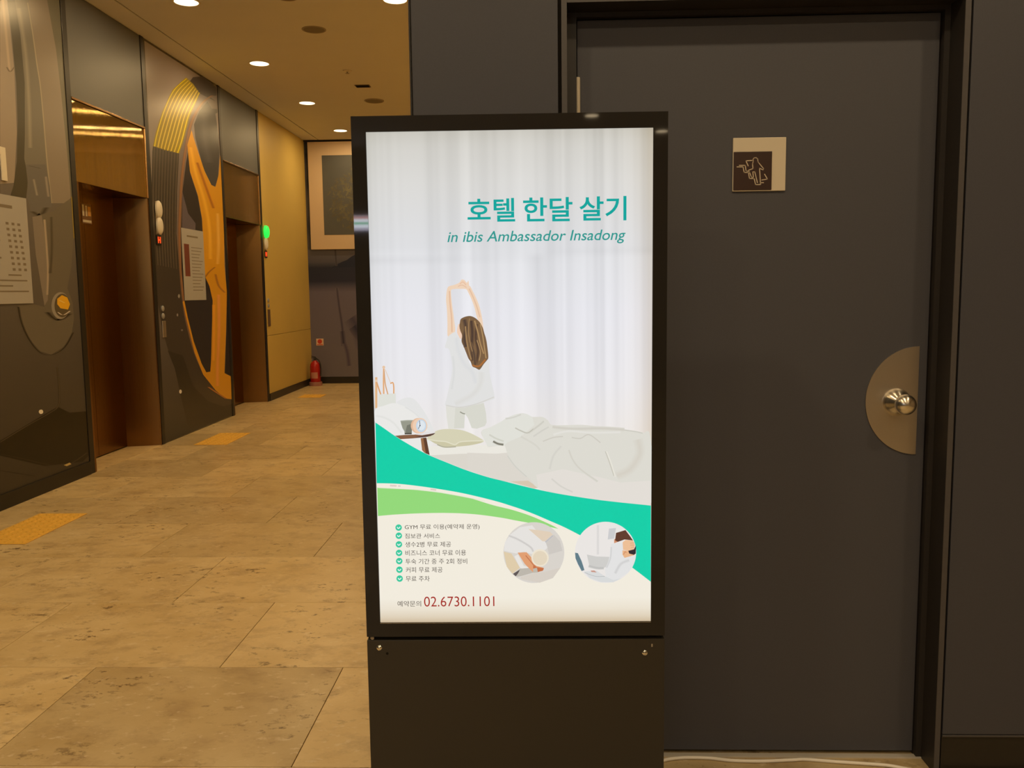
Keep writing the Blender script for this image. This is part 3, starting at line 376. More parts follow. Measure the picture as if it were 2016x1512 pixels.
  ('p', (216, 211, 204), [(0.1106, -0.3777), (0.1102, -0.3845), (0.1092, -0.3912), (0.1076, -0.3978), (0.1053, -0.4042), (0.1024, -0.4103), (0.099, -0.4161), (0.095, -0.4215), (0.0906, -0.4266), (0.0856, -0.4311), (0.0803, -0.4351), (0.0746, -0.4386), (0.0686, -0.4415), (0.0623, -0.4438), (0.0559, -0.4454), (0.0493, -0.4464), (0.0427, -0.4466), (0.0361, -0.4463), (0.0295, -0.4452), (0.0231, -0.4435), (0.0169, -0.4412), (0.0109, -0.4382), (0.0053, -0.4347), (0.0, -0.4306), (-0.0049, -0.426), (-0.0092, -0.4209), (-0.0131, -0.4154), (-0.0164, -0.4095), (-0.0192, -0.4033), (-0.0213, -0.3969), (-0.0229, -0.3903), (-0.0237, -0.3836), (-0.024, -0.3768), (-0.0236, -0.37), (-0.0225, -0.3633), (-0.0208, -0.3567), (-0.0185, -0.3504), (-0.0156, -0.3443), (-0.0121, -0.3385), (-0.0081, -0.3331), (-0.0037, -0.3281), (0.0013, -0.3236), (0.0066, -0.3197), (0.0123, -0.3162), (0.0183, -0.3134), (0.0245, -0.3112), (0.0309, -0.3096), (0.0374, -0.3087), (0.044, -0.3084), (0.0506, -0.3087), (0.0571, -0.3098), (0.0634, -0.3115), (0.0696, -0.3138), (0.0755, -0.3167), (0.0811, -0.3202), (0.0864, -0.3243), (0.0912, -0.3288), (0.0956, -0.3339), (0.0995, -0.3393), (0.1028, -0.3451), (0.1056, -0.3513), (0.1078, -0.3576), (0.1094, -0.3642), (0.1103, -0.3709)]),
  ('p', (229, 226, 222), [(-0.0204, -0.3533), (-0.0077, -0.3352), (0.0133, -0.3194), (0.0403, -0.3153), (0.0691, -0.3539), (0.0752, -0.3646), (0.0689, -0.371), (0.0418, -0.3815), (0.021, -0.375), (0.0043, -0.3791), (-0.0228, -0.3725)]),
  ('p', (224, 206, 184), [(0.0319, -0.3238), (0.0527, -0.3261), (0.0796, -0.3305), (0.0858, -0.337), (0.0691, -0.3518), (0.0628, -0.3517)]),
  ('p', (205, 200, 194), [(0.0691, -0.3518), (0.0879, -0.337), (0.1013, -0.352), (0.1064, -0.3734), (0.0772, -0.3818), (0.0731, -0.3646)]),
  ('r', (200, 197, 194), (226, 223, 219), 0.00584, [(-0.0119, -0.3384), (0.0088, -0.3471), (0.0357, -0.3644), (0.0418, -0.3751)]),
  ('r', (184, 182, 184), (210, 208, 206), 0.00449, [(0.0691, -0.3539), (0.0858, -0.3391)]),
  ('p', (222, 203, 170), [(-0.0236, -0.3746), (-0.0062, -0.379), (0.0122, -0.4114), (-0.0046, -0.4252), (-0.017, -0.409)]),
  ('p', (232, 228, 222), [(0.0, -0.3855), (0.0084, -0.3813), (0.0206, -0.4071), (0.0352, -0.4115), (0.0205, -0.4157), (0.0122, -0.4114)]),
  ('p', (188, 182, 172), [(-0.0036, -0.4263), (0.0122, -0.4135), (0.0394, -0.4115), (0.0435, -0.4223), (0.0141, -0.4307), (0.0057, -0.4318)]),
  ('p', (92, 84, 84), [(-0.0036, -0.4252), (0.0122, -0.4157), (0.0079, -0.4242), (0.0026, -0.4311)]),
  ('p', (224, 158, 114), [(0.0074, -0.377), (0.0272, -0.3761), (0.0396, -0.3901), (0.0478, -0.4073), (0.0644, -0.4117), (0.0623, -0.4192), (0.0414, -0.4223), (0.0228, -0.4028)]),
  ('p', (196, 112, 72), [(0.0416, -0.403), (0.0498, -0.4105), (0.0655, -0.4128), (0.0633, -0.4182), (0.0497, -0.4224), (0.0414, -0.4202)]),
  ('r', (176, 92, 58), (222, 156, 114), 0.00269, [(0.0251, -0.3835), (0.0354, -0.3965), (0.0436, -0.4073)]),
  ('p', (190, 184, 172), [(0.0414, -0.4137), (0.0498, -0.4116), (0.0518, -0.4224), (0.0414, -0.4234)]),
  ('p', (236, 226, 206), [(0.0761, -0.3893), (0.0758, -0.3927), (0.0749, -0.396), (0.0734, -0.3991), (0.0715, -0.4019), (0.0691, -0.4043), (0.0663, -0.4063), (0.0633, -0.4077), (0.0601, -0.4086), (0.0567, -0.4089), (0.0534, -0.4085), (0.0502, -0.4076), (0.0472, -0.4062), (0.0444, -0.4042), (0.0421, -0.4017), (0.0402, -0.3989), (0.0388, -0.3958), (0.038, -0.3924), (0.0377, -0.389), (0.038, -0.3856), (0.0389, -0.3823), (0.0404, -0.3792), (0.0423, -0.3764), (0.0447, -0.3739), (0.0475, -0.372), (0.0505, -0.3706), (0.0537, -0.3697), (0.0571, -0.3694), (0.0604, -0.3697), (0.0636, -0.3707), (0.0666, -0.3721), (0.0693, -0.3741), (0.0717, -0.3766), (0.0736, -0.3794), (0.075, -0.3825), (0.0758, -0.3858)]),
  ('p', (226, 212, 188), [(0.0727, -0.3899), (0.0724, -0.3931), (0.0715, -0.3961), (0.07, -0.3989), (0.068, -0.4014), (0.0656, -0.4034), (0.0628, -0.4049), (0.0599, -0.4058), (0.0568, -0.4061), (0.0537, -0.4057), (0.0507, -0.4048), (0.048, -0.4033), (0.0456, -0.4012), (0.0436, -0.3987), (0.0422, -0.3959), (0.0413, -0.3928), (0.0411, -0.3897), (0.0414, -0.3865), (0.0423, -0.3834), (0.0438, -0.3806), (0.0458, -0.3782), (0.0482, -0.3762), (0.051, -0.3747), (0.0539, -0.3738), (0.057, -0.3735), (0.0601, -0.3738), (0.0631, -0.3748), (0.0658, -0.3763), (0.0682, -0.3783), (0.0701, -0.3808), (0.0716, -0.3836), (0.0725, -0.3867)]),
  ('p', (214, 206, 196), [(0.0434, -0.4245), (0.0685, -0.4203), (0.102, -0.412), (0.0851, -0.4355), (0.0558, -0.4461), (0.014, -0.4372), (0.0141, -0.4318)]),
 ],
 'round_photo.001': [
  ('p', (233, 229, 226), [(0.2692, -0.3782), (0.2689, -0.385), (0.268, -0.3918), (0.2664, -0.3984), (0.2642, -0.4048), (0.2614, -0.411), (0.258, -0.4168), (0.254, -0.4223), (0.2496, -0.4273), (0.2447, -0.4319), (0.2393, -0.436), (0.2336, -0.4395), (0.2276, -0.4424), (0.2214, -0.4446), (0.2149, -0.4463), (0.2083, -0.4472), (0.2017, -0.4475), (0.1951, -0.4471), (0.1885, -0.4461), (0.182, -0.4444), (0.1758, -0.442), (0.1698, -0.4391), (0.1641, -0.4355), (0.1587, -0.4314), (0.1538, -0.4267), (0.1494, -0.4216), (0.1454, -0.4161), (0.142, -0.4102), (0.1392, -0.404), (0.137, -0.3975), (0.1354, -0.3909), (0.1345, -0.3841), (0.1342, -0.3773), (0.1345, -0.3705), (0.1355, -0.3637), (0.1372, -0.3571), (0.1394, -0.3508), (0.1423, -0.3446), (0.1457, -0.3388), (0.1497, -0.3334), (0.1541, -0.3284), (0.1591, -0.3239), (0.1644, -0.3199), (0.1701, -0.3164), (0.176, -0.3136), (0.1823, -0.3114), (0.1887, -0.3098), (0.1952, -0.3088), (0.2018, -0.3085), (0.2084, -0.3089), (0.2149, -0.31), (0.2213, -0.3116), (0.2275, -0.314), (0.2335, -0.3169), (0.2392, -0.3204), (0.2445, -0.3245), (0.2494, -0.3291), (0.2538, -0.3342), (0.2578, -0.3396), (0.2612, -0.3455), (0.264, -0.3517), (0.2663, -0.3581), (0.2679, -0.3647), (0.2689, -0.3714)]),
  ('p', (220, 217, 215), [(0.1824, -0.3164), (0.1875, -0.3154), (0.1874, -0.3825), (0.1822, -0.3825)]),
  ('p', (204, 204, 206), [(0.2093, -0.324), (0.2248, -0.3227), (0.2207, -0.3465), (0.2066, -0.3485)]),
  ('p', (206, 205, 202), [(0.1604, -0.3823), (0.1812, -0.3868), (0.2103, -0.388), (0.2051, -0.4105), (0.1916, -0.4147), (0.1666, -0.4113)]),
  ('r', (188, 188, 186), (206, 205, 202), 0.00673, [(0.1645, -0.4081), (0.1832, -0.4129), (0.1978, -0.413)]),
  ('p', (96, 124, 136), [(0.1344, -0.3779), (0.1407, -0.379), (0.1489, -0.3973), (0.1551, -0.4177), (0.1488, -0.4198), (0.1406, -0.4036), (0.1354, -0.3907)]),
  ('p', (226, 226, 226), [(0.2134, -0.3592), (0.229, -0.3551), (0.2404, -0.3573), (0.2415, -0.3893), (0.2684, -0.3852), (0.2644, -0.4045), (0.2519, -0.4237), (0.229, -0.439), (0.2165, -0.4411), (0.203, -0.4341), (0.1999, -0.4169), (0.2124, -0.3955)]),
  ('p', (216, 218, 218), [(0.1541, -0.4209), (0.1811, -0.4189), (0.1999, -0.4319), (0.2186, -0.4407), (0.2374, -0.4365), (0.2186, -0.4461), (0.1915, -0.4455), (0.1665, -0.436)]),
  ('r', (206, 206, 206), (226, 226, 226), 0.00898, [(0.2539, -0.3958), (0.2353, -0.4043), (0.2228, -0.4256)]),
  ('r', (204, 204, 204), (226, 226, 226), 0.00449, [(0.2145, -0.3656), (0.2124, -0.3913), (0.2041, -0.4126)]),
  ('p', (206, 140, 104), [(0.2207, -0.3486), (0.2269, -0.3444), (0.229, -0.354), (0.2207, -0.3571)]),
  ('p', (94, 58, 46), [(0.2248, -0.3337), (0.2455, -0.3275), (0.2549, -0.3403), (0.2621, -0.351), (0.2435, -0.3488), (0.229, -0.354), (0.2227, -0.3507)]),
  ('p', (236, 190, 150), [(0.2393, -0.3551), (0.2455, -0.3498), (0.2621, -0.351), (0.2667, -0.3617), (0.2643, -0.3713), (0.2518, -0.3744), (0.2404, -0.3722)]),
  ('p', (46, 40, 48), [(0.2518, -0.3744), (0.2643, -0.3713), (0.2688, -0.3617), (0.2684, -0.3809), (0.2622, -0.3852), (0.2539, -0.3808)]),
  ('p', (232, 180, 136), [(0.239, -0.3733), (0.2518, -0.3744), (0.2539, -0.3808), (0.2664, -0.3841), (0.2435, -0.3904), (0.239, -0.3829)]),
  ('r', (190, 112, 70), (232, 180, 140), 0.00224, [(0.2415, -0.3829), (0.2446, -0.3765), (0.2477, -0.3787)]),
  ('r', (190, 134, 98), (236, 190, 150), 0.00135, [(0.2559, -0.3574), (0.2653, -0.3564)]),
  ('r', (190, 134, 98), (236, 190, 150), 0.00135, [(0.2559, -0.3616), (0.2659, -0.3617)]),
  ('r', (190, 134, 98), (236, 190, 150), 0.00135, [(0.258, -0.3672), (0.2653, -0.3664)]),
  ('p', (200, 150, 134), [(0.1686, -0.4188), (0.177, -0.4185), (0.1822, -0.4232), (0.1707, -0.4221)]),
  ('r', (150, 154, 156), (216, 218, 218), 0.00135, [(0.1551, -0.4231), (0.179, -0.4318), (0.1999, -0.4319)]),
 ],
}
BULLETS = [
 [('p', (52, 200, 158), [(-0.2479, -0.3182), (-0.2482, -0.3198), (-0.2487, -0.3213), (-0.2496, -0.3227), (-0.2508, -0.3239), (-0.2522, -0.3247), (-0.2537, -0.3253), (-0.2553, -0.3254), (-0.2569, -0.3252), (-0.2584, -0.3247), (-0.2597, -0.3238), (-0.2608, -0.3226), (-0.2616, -0.3213), (-0.2621, -0.3197), (-0.2623, -0.3181), (-0.262, -0.3164), (-0.2615, -0.3149), (-0.2606, -0.3135), (-0.2594, -0.3124), (-0.258, -0.3115), (-0.2565, -0.311), (-0.2549, -0.3108), (-0.2533, -0.311), (-0.2518, -0.3116), (-0.2505, -0.3124), (-0.2494, -0.3136), (-0.2486, -0.315), (-0.2481, -0.3165)]), ('r', (240, 252, 246), (220, 246, 234), 0.0022, [(-0.2585, -0.3169), (-0.2556, -0.3202), (-0.2514, -0.3165)])],
 [('p', (52, 200, 158), [(-0.2479, -0.3366), (-0.2482, -0.3382), (-0.2487, -0.3398), (-0.2496, -0.3412), (-0.2508, -0.3423), (-0.2522, -0.3432), (-0.2537, -0.3437), (-0.2553, -0.3439), (-0.2569, -0.3437), (-0.2584, -0.3432), (-0.2597, -0.3423), (-0.2608, -0.3411), (-0.2617, -0.3397), (-0.2622, -0.3381), (-0.2623, -0.3365), (-0.2621, -0.3349), (-0.2615, -0.3333), (-0.2606, -0.3319), (-0.2594, -0.3308), (-0.2581, -0.3299), (-0.2565, -0.3294), (-0.2549, -0.3292), (-0.2533, -0.3294), (-0.2518, -0.33), (-0.2505, -0.3309), (-0.2494, -0.332), (-0.2486, -0.3334), (-0.2481, -0.335)]), ('r', (240, 252, 246), (220, 246, 234), 0.0022, [(-0.2586, -0.3354), (-0.2556, -0.3387), (-0.2514, -0.3349)])],
 [('p', (52, 200, 158), [(-0.2482, -0.3563), (-0.2484, -0.3579), (-0.249, -0.3595), (-0.2499, -0.3608), (-0.2511, -0.362), (-0.2525, -0.3629), (-0.254, -0.3634), (-0.2556, -0.3636), (-0.2572, -0.3634), (-0.2587, -0.3628), (-0.26, -0.3619), (-0.2611, -0.3608), (-0.262, -0.3594), (-0.2624, -0.3578), (-0.2626, -0.3562), (-0.2624, -0.3545), (-0.2618, -0.353), (-0.2609, -0.3516), (-0.2597, -0.3504), (-0.2583, -0.3496), (-0.2568, -0.349), (-0.2552, -0.3489), (-0.2536, -0.3491), (-0.2521, -0.3496), (-0.2508, -0.3505), (-0.2497, -0.3517), (-0.2489, -0.3531), (-0.2484, -0.3546)]), ('r', (240, 252, 246), (220, 246, 234), 0.0022, [(-0.2588, -0.355), (-0.2559, -0.3584), (-0.2517, -0.3546)])],
 [('p', (52, 200, 158), [(-0.2485, -0.3757), (-0.2487, -0.3774), (-0.2493, -0.3789), (-0.2502, -0.3803), (-0.2514, -0.3815), (-0.2527, -0.3824), (-0.2543, -0.3829), (-0.2559, -0.3831), (-0.2575, -0.3829), (-0.259, -0.3823), (-0.2603, -0.3814), (-0.2614, -0.3802), (-0.2622, -0.3788), (-0.2627, -0.3773), (-0.2629, -0.3756), (-0.2626, -0.374), (-0.2621, -0.3725), (-0.2612, -0.3711), (-0.26, -0.3699), (-0.2586, -0.369), (-0.2571, -0.3685), (-0.2555, -0.3683), (-0.2539, -0.3685), (-0.2524, -0.3691), (-0.2511, -0.37), (-0.2499, -0.3711), (-0.2491, -0.3725), (-0.2486, -0.3741)]), ('r', (240, 252, 246), (220, 246, 234), 0.0022, [(-0.2591, -0.3745), (-0.2562, -0.3778), (-0.2519, -0.3741)])],
 [('p', (52, 200, 158), [(-0.2485, -0.3943), (-0.2487, -0.3959), (-0.2493, -0.3975), (-0.2502, -0.3989), (-0.2514, -0.4001), (-0.2528, -0.4009), (-0.2543, -0.4015), (-0.2559, -0.4016), (-0.2575, -0.4014), (-0.259, -0.4009), (-0.2603, -0.4), (-0.2615, -0.3988), (-0.2623, -0.3974), (-0.2628, -0.3958), (-0.2629, -0.3942), (-0.2627, -0.3926), (-0.2621, -0.391), (-0.2612, -0.3896), (-0.26, -0.3885), (-0.2587, -0.3876), (-0.2571, -0.387), (-0.2555, -0.3869), (-0.2539, -0.3871), (-0.2524, -0.3876), (-0.2511, -0.3885), (-0.25, -0.3897), (-0.2491, -0.3911), (-0.2486, -0.3927)]), ('r', (240, 252, 246), (220, 246, 234), 0.0022, [(-0.2592, -0.393), (-0.2562, -0.3964), (-0.2519, -0.3926)])],
 [('p', (52, 200, 158), [(-0.2486, -0.4141), (-0.2488, -0.4157), (-0.2494, -0.4173), (-0.2502, -0.4187), (-0.2514, -0.4199), (-0.2528, -0.4207), (-0.2543, -0.4213), (-0.256, -0.4214), (-0.2576, -0.4212), (-0.2591, -0.4207), (-0.2604, -0.4198), (-0.2615, -0.4186), (-0.2623, -0.4172), (-0.2628, -0.4156), (-0.263, -0.414), (-0.2627, -0.4123), (-0.2622, -0.4108), (-0.2613, -0.4094), (-0.2601, -0.4082), (-0.2587, -0.4074), (-0.2572, -0.4068), (-0.2556, -0.4066), (-0.254, -0.4068), (-0.2525, -0.4074), (-0.2511, -0.4083), (-0.25, -0.4095), (-0.2492, -0.4109), (-0.2487, -0.4124)]), ('r', (240, 252, 246), (220, 246, 234), 0.0022, [(-0.2592, -0.4128), (-0.2563, -0.4162), (-0.252, -0.4124)])],
 [('p', (52, 200, 158), [(-0.2486, -0.4344), (-0.2488, -0.436), (-0.2494, -0.4376), (-0.2503, -0.439), (-0.2515, -0.4402), (-0.2529, -0.4411), (-0.2544, -0.4416), (-0.256, -0.4418), (-0.2576, -0.4416), (-0.2591, -0.441), (-0.2605, -0.4401), (-0.2616, -0.4389), (-0.2624, -0.4375), (-0.2629, -0.436), (-0.263, -0.4343), (-0.2628, -0.4327), (-0.2622, -0.4311), (-0.2613, -0.4297), (-0.2602, -0.4285), (-0.2588, -0.4277), (-0.2572, -0.4271), (-0.2556, -0.4269), (-0.254, -0.4271), (-0.2525, -0.4277), (-0.2512, -0.4286), (-0.2501, -0.4298), (-0.2492, -0.4312), (-0.2488, -0.4327)]), ('r', (240, 252, 246), (220, 246, 234), 0.0022, [(-0.2593, -0.4331), (-0.2563, -0.4365), (-0.2521, -0.4327)])],
]
TEXTS = [
 ('headline_text', '호텔', (0, 164, 156), (-0.0905, 0.0106, 0.3457, 0.3949), 0.014, 0),
 ('headline_text', '한달', (0, 164, 156), (0.0278, 0.1323, 0.3448, 0.3952), 0.014, 0),
 ('headline_text', '살기', (0, 164, 156), (0.147, 0.2463, 0.3449, 0.3957), 0.014, 0),
 ('subtitle_text', 'in ibis Ambassador Insadong', (44, 152, 144), (-0.1343, 0.2447, 0.2969, 0.3264), 0.006, 0.22),
 ('list_text', 'GYM 무료 이용(예약제 운영)', (74, 66, 60), (-0.2414, -0.076, -0.3243, -0.3113), 0, 0),
 ('list_text', '짐보관 서비스', (74, 66, 60), (-0.2415, -0.1638, -0.3431, -0.3317), 0, 0),
 ('list_text', '생수2병 무료 제공', (74, 66, 60), (-0.2415, -0.1399, -0.3626, -0.3505), 0, 0),
 ('list_text', '비즈니스 코너 무료 이용', (74, 66, 60), (-0.2415, -0.107, -0.3824, -0.3696), 0, 0),
 ('list_text', '투숙 기간 중 주 2회 정비', (74, 66, 60), (-0.2418, -0.1048, -0.4015, -0.3893), 0, 0),
 ('list_text', '커피 무료 제공', (74, 66, 60), (-0.2416, -0.1599, -0.4208, -0.4082), 0, 0),
 ('list_text', '무료 주차', (74, 66, 60), (-0.2421, -0.1889, -0.4411, -0.4284), 0, 0),
 ('phone_label_text', '예약문의', (84, 74, 66), (-0.2622, -0.2095, -0.4988, -0.4858), 0, 0),
 ('phone_number_text', '02.6730.1101', (164, 34, 28), (-0.2026, -0.0457, -0.4992, -0.4762), -0.004, 0),
]
MURALS = {
 'printed_machine': [
  ('q', (123, 114, 98), (55, 49, 36), [(5.592, 3.214), (6.295, 3.441), (6.297, 0.034), (5.207, 0.051)]),  # print ground darkens downward, partly lamp falloff put into the colours
  ('p', (151, 136, 110), [(5.592, 3.214), (5.663, 3.236), (5.678, 3.052), (5.69, 2.801), (5.67, 2.41), (5.602, 2.076), (5.45, 2.051)]),
  ('r2', (179, 158, 126), (151, 136, 110), [((5.599, 3.216), (5.62, 3.223), (5.642, 3.23)), ((5.609, 3.013), (5.63, 3.019), (5.652, 3.025)), ((5.616, 2.79), (5.638, 2.796), (5.66, 2.801))]),
  ('r2', (95, 83, 61), (148, 133, 107), [((5.6, 2.803), (5.611, 2.806), (5.623, 2.809)), ((5.632, 2.782), (5.644, 2.785), (5.656, 2.788)), ((5.68, 2.823), (5.692, 2.826), (5.704, 2.829))]),
  ('p', (70, 65, 48), [(5.671, 3.239), (5.753, 3.266), (5.787, 3.064), (5.801, 2.75), (5.767, 2.413), (5.738, 2.233), (5.762, 2.123), (5.737, 2.041), (5.711, 1.957), (5.52, 1.938), (5.591, 2.058), (5.647, 2.22), (5.687, 2.484), (5.702, 2.727), (5.691, 2.995)]),
  ('p', (114, 108, 89), [(5.753, 3.266), (5.892, 3.311), (5.939, 3.064), (5.967, 2.842), (5.981, 2.63), (5.997, 2.362), (6.008, 1.987), (5.758, 1.962), (5.762, 2.123), (5.732, 2.25), (5.759, 2.411), (5.798, 2.749), (5.787, 3.064)]),
  ('r2', (145, 136, 110), (114, 108, 89), [((5.762, 3.218), (5.792, 3.227), (5.823, 3.237)), ((5.802, 2.94), (5.833, 2.948), (5.864, 2.956)), ((5.801, 2.628), (5.832, 2.635), (5.864, 2.642)), ((5.779, 2.327), (5.811, 2.332), (5.842, 2.337))]),
  ('r2', (170, 155, 120), (117, 108, 89), [((5.887, 3.292), (5.898, 3.295), (5.909, 3.299)), ((5.924, 3.095), (5.935, 3.098), (5.947, 3.101)), ((5.948, 2.908), (5.959, 2.911), (5.971, 2.914)), ((5.971, 2.771), (5.982, 2.774), (5.994, 2.777)), ((5.983, 2.541), (5.994, 2.543), (6.006, 2.545)), ((5.99, 2.27), (6.002, 2.272), (6.014, 2.274)), ((6.013, 1.987), (6.025, 1.988), (6.037, 1.99))]),
  ('p', (135, 122, 98), [(5.916, 3.318), (6.139, 3.39), (6.211, 3.085), (6.242, 2.778), (6.27, 2.359), (6.281, 2.014), (6.033, 1.989), (6.01, 2.273), (6.003, 2.545), (5.991, 2.776), (5.968, 2.913), (5.943, 3.1)]),
  ('p', (104, 99, 76), [(6.139, 3.39), (6.298, 3.442), (6.311, 2.981), (6.331, 2.417), (6.309, 2.017), (6.281, 2.014), (6.27, 2.359), (6.242, 2.778), (6.211, 3.085)]),
  ('p', (104, 99, 86), [(5.743, 2.213), (5.982, 2.248), (6.014, 2.105), (6.022, 1.968), (5.943, 1.924), (5.857, 1.88), (5.766, 1.908), (5.732, 2.001), (5.752, 2.1)]),
  ('r2', (61, 52, 39), (101, 96, 79), [((5.735, 1.905), (5.782, 1.909), (5.829, 1.913)), ((5.826, 1.886), (5.874, 1.89), (5.923, 1.894)), ((5.905, 1.947), (5.954, 1.952), (6.004, 1.957))]),
  ('r2', (148, 139, 116), (104, 99, 86), [((5.805, 2.125), (5.824, 2.127), (5.843, 2.13)), ((5.831, 2.021), (5.851, 2.023), (5.87, 2.025))]),
  ('r2', (151, 139, 116), (104, 99, 86), [((5.951, 2.161), (5.972, 2.164), (5.994, 2.167)), ((5.967, 2.027), (5.988, 2.029), (6.01, 2.031))]),
  ('r2', (70, 62, 48), (104, 99, 86), [((5.76, 2.207), (5.78, 2.21), (5.801, 2.213)), ((5.892, 2.208), (5.913, 2.211), (5.934, 2.214))]),
  ('p', (104, 96, 76), [(5.777, 1.873), (6.026, 1.931), (6.305, 2.063), (6.277, 1.76), (6.224, 1.554), (6.151, 1.398), (6.21, 1.291), (6.213, 1.174), (6.163, 1.058), (6.046, 0.978), (5.887, 0.936), (5.761, 0.968), (5.647, 1.057), (5.571, 1.176), (5.547, 1.282), (5.721, 1.289), (5.846, 1.268), (5.819, 1.442), (5.786, 1.623)]),
  ('p', (129, 118, 98), [(5.777, 1.873), (5.89, 1.892), (5.921, 1.684), (5.923, 1.499), (5.892, 1.314), (5.847, 1.277), (5.819, 1.442), (5.786, 1.623)]),
  ('r2', (173, 155, 123), (129, 118, 98), [((5.903, 1.865), (5.919, 1.867), (5.936, 1.868)), ((5.905, 1.683), (5.921, 1.684), (5.938, 1.684)), ((5.901, 1.517), (5.917, 1.518), (5.934, 1.518)), ((5.872, 1.351), (5.889, 1.351), (5.905, 1.351))]),
  ('r2', (73, 65, 48), (104, 96, 76), [((5.98, 1.89), (6.005, 1.892), (6.03, 1.894)), ((5.963, 1.686), (5.988, 1.687), (6.013, 1.688)), ((5.923, 1.499), (5.948, 1.5), (5.973, 1.5))]),
  ('r2', (30, 25, 16), (95, 87, 70), [((5.527, 1.274), (5.546, 1.274), (5.565, 1.273)), ((5.551, 1.168), (5.57, 1.168), (5.589, 1.167)), ((5.626, 1.049), (5.646, 1.048), (5.665, 1.047)), ((5.739, 0.961), (5.76, 0.959), (5.78, 0.958)), ((5.882, 0.937), (5.904, 0.935), (5.925, 0.933)), ((6.041, 0.978), (6.063, 0.976), (6.086, 0.975)), ((6.169, 1.077), (6.192, 1.076), (6.216, 1.075))]),
  ('r2', (39, 31, 20), (104, 96, 76), [((5.825, 1.232), (5.874, 1.231), (5.923, 1.23)), ((5.95, 1.173), (6.0, 1.171), (6.052, 1.169)), ((6.11, 1.215), (6.164, 1.214), (6.218, 1.213))]),
  ('p', (148, 139, 116), [(6.167, 1.272), (6.162, 1.251), (6.15, 1.23), (6.133, 1.213), (6.112, 1.198), (6.088, 1.187), (6.062, 1.181), (6.036, 1.179), (6.01, 1.182), (5.986, 1.19), (5.966, 1.202), (5.95, 1.217), (5.938, 1.235), (5.932, 1.255), (5.932, 1.276), (5.938, 1.297), (5.948, 1.316), (5.964, 1.334), (5.984, 1.349), (6.007, 1.36), (6.033, 1.367), (6.059, 1.369), (6.085, 1.367), (6.11, 1.36), (6.131, 1.348), (6.148, 1.333), (6.161, 1.314), (6.167, 1.294)]),
  ('p', (92, 80, 54), [(6.171, 1.272), (6.165, 1.25), (6.152, 1.23), (6.133, 1.213), (6.11, 1.2), (6.085, 1.192), (6.058, 1.19), (6.032, 1.194), (6.009, 1.203), (5.991, 1.216), (5.977, 1.234), (5.97, 1.254), (5.969, 1.275), (5.975, 1.297), (5.987, 1.317), (6.005, 1.334), (6.027, 1.347), (6.052, 1.355), (6.079, 1.358), (6.105, 1.355), (6.128, 1.346), (6.148, 1.333), (6.162, 1.315), (6.17, 1.294)]),
  ('p', (226, 168, 34), [(6.01, 1.322), (6.074, 1.348), (6.142, 1.331), (6.172, 1.282), (6.141, 1.244), (6.045, 1.255), (6.006, 1.284)]),
  ('r2', (246, 206, 120), (226, 168, 34), [((6.018, 1.313), (6.035, 1.312), (6.052, 1.312)), ((6.085, 1.293), (6.102, 1.293), (6.12, 1.292))]),
  ('r2', (225, 214, 191), (117, 105, 82), [((5.994, 1.228), (6.007, 1.228), (6.021, 1.227)), ((6.06, 1.207), (6.074, 1.207), (6.088, 1.206)), ((6.152, 1.234), (6.166, 1.233), (6.181, 1.233))]),
  ('r2', (163, 136, 36), (86, 77, 58), [((6.281, 2.06), (6.29, 2.061), (6.3, 2.062)), ((6.278, 1.915), (6.287, 1.916), (6.296, 1.917)), ((6.277, 1.76), (6.286, 1.761), (6.295, 1.761))]),
  ('p', (33, 28, 16), [(5.254, 0.439), (5.579, 0.502), (5.924, 0.565), (6.07, 0.502), (6.314, 0.479), (6.339, 0.158), (6.205, 0.116), (5.712, 0.184), (5.243, 0.346)]),
  ('r2', (92, 83, 64), (46, 40, 24), [((5.245, 0.431), (5.253, 0.429), (5.261, 0.428)), ((5.535, 0.489), (5.544, 0.487), (5.553, 0.486)), ((5.8, 0.535), (5.809, 0.534), (5.819, 0.532)), ((5.924, 0.575), (5.934, 0.574), (5.945, 0.572)), ((5.949, 0.698), (5.959, 0.697), (5.969, 0.696)), ((5.939, 0.846), (5.949, 0.845), (5.959, 0.844))]),
  ('r2', (70, 62, 45), (39, 34, 17), [((5.235, 0.357), (5.244, 0.355), (5.253, 0.354)), ((5.459, 0.285), (5.469, 0.283), (5.479, 0.281)), ((5.755, 0.185), (5.766, 0.183), (5.777, 0.181)), ((6.013, 0.139), (6.025, 0.136), (6.037, 0.134)), ((6.262, 0.173), (6.275, 0.17), (6.289, 0.168))]),
  ('r2', (24, 16, 16), (52, 46, 30), [((5.22, 0.256), (5.231, 0.254), (5.243, 0.251)), ((5.398, 0.199), (5.41, 0.197), (5.423, 0.194)), ((5.588, 0.139), (5.602, 0.136), (5.615, 0.133))]),
  ('p', (232, 222, 196), [(5.742, 0.554), (5.739, 0.548), (5.731, 0.544), (5.72, 0.543), (5.709, 0.544), (5.699, 0.549), (5.692, 0.555), (5.69, 0.562), (5.694, 0.568), (5.701, 0.572), (5.712, 0.573), (5.724, 0.572), (5.734, 0.568), (5.74, 0.561)]),  # pale dot: a reflected light painted into the print
  ('p', (194, 167, 98), [(5.948, 0.141), (6.026, 0.144), (6.048, 0.128), (5.985, 0.126)]),
 ],
 'printed_wheel': [
  ('q', (150, 136, 118), (52, 48, 36), [(7.644, 3.538), (9.334, 3.536), (9.389, 0.013), (7.612, 0.007)]),  # ground of the print; some light falloff towards the foot is painted in
  ('p', (66, 60, 54), [(8.698, 3.483), (8.967, 3.557), (9.326, 3.529), (9.32, 3.265), (9.259, 3.243), (9.045, 3.322), (8.913, 3.344), (8.748, 3.382), (8.589, 3.408)]),
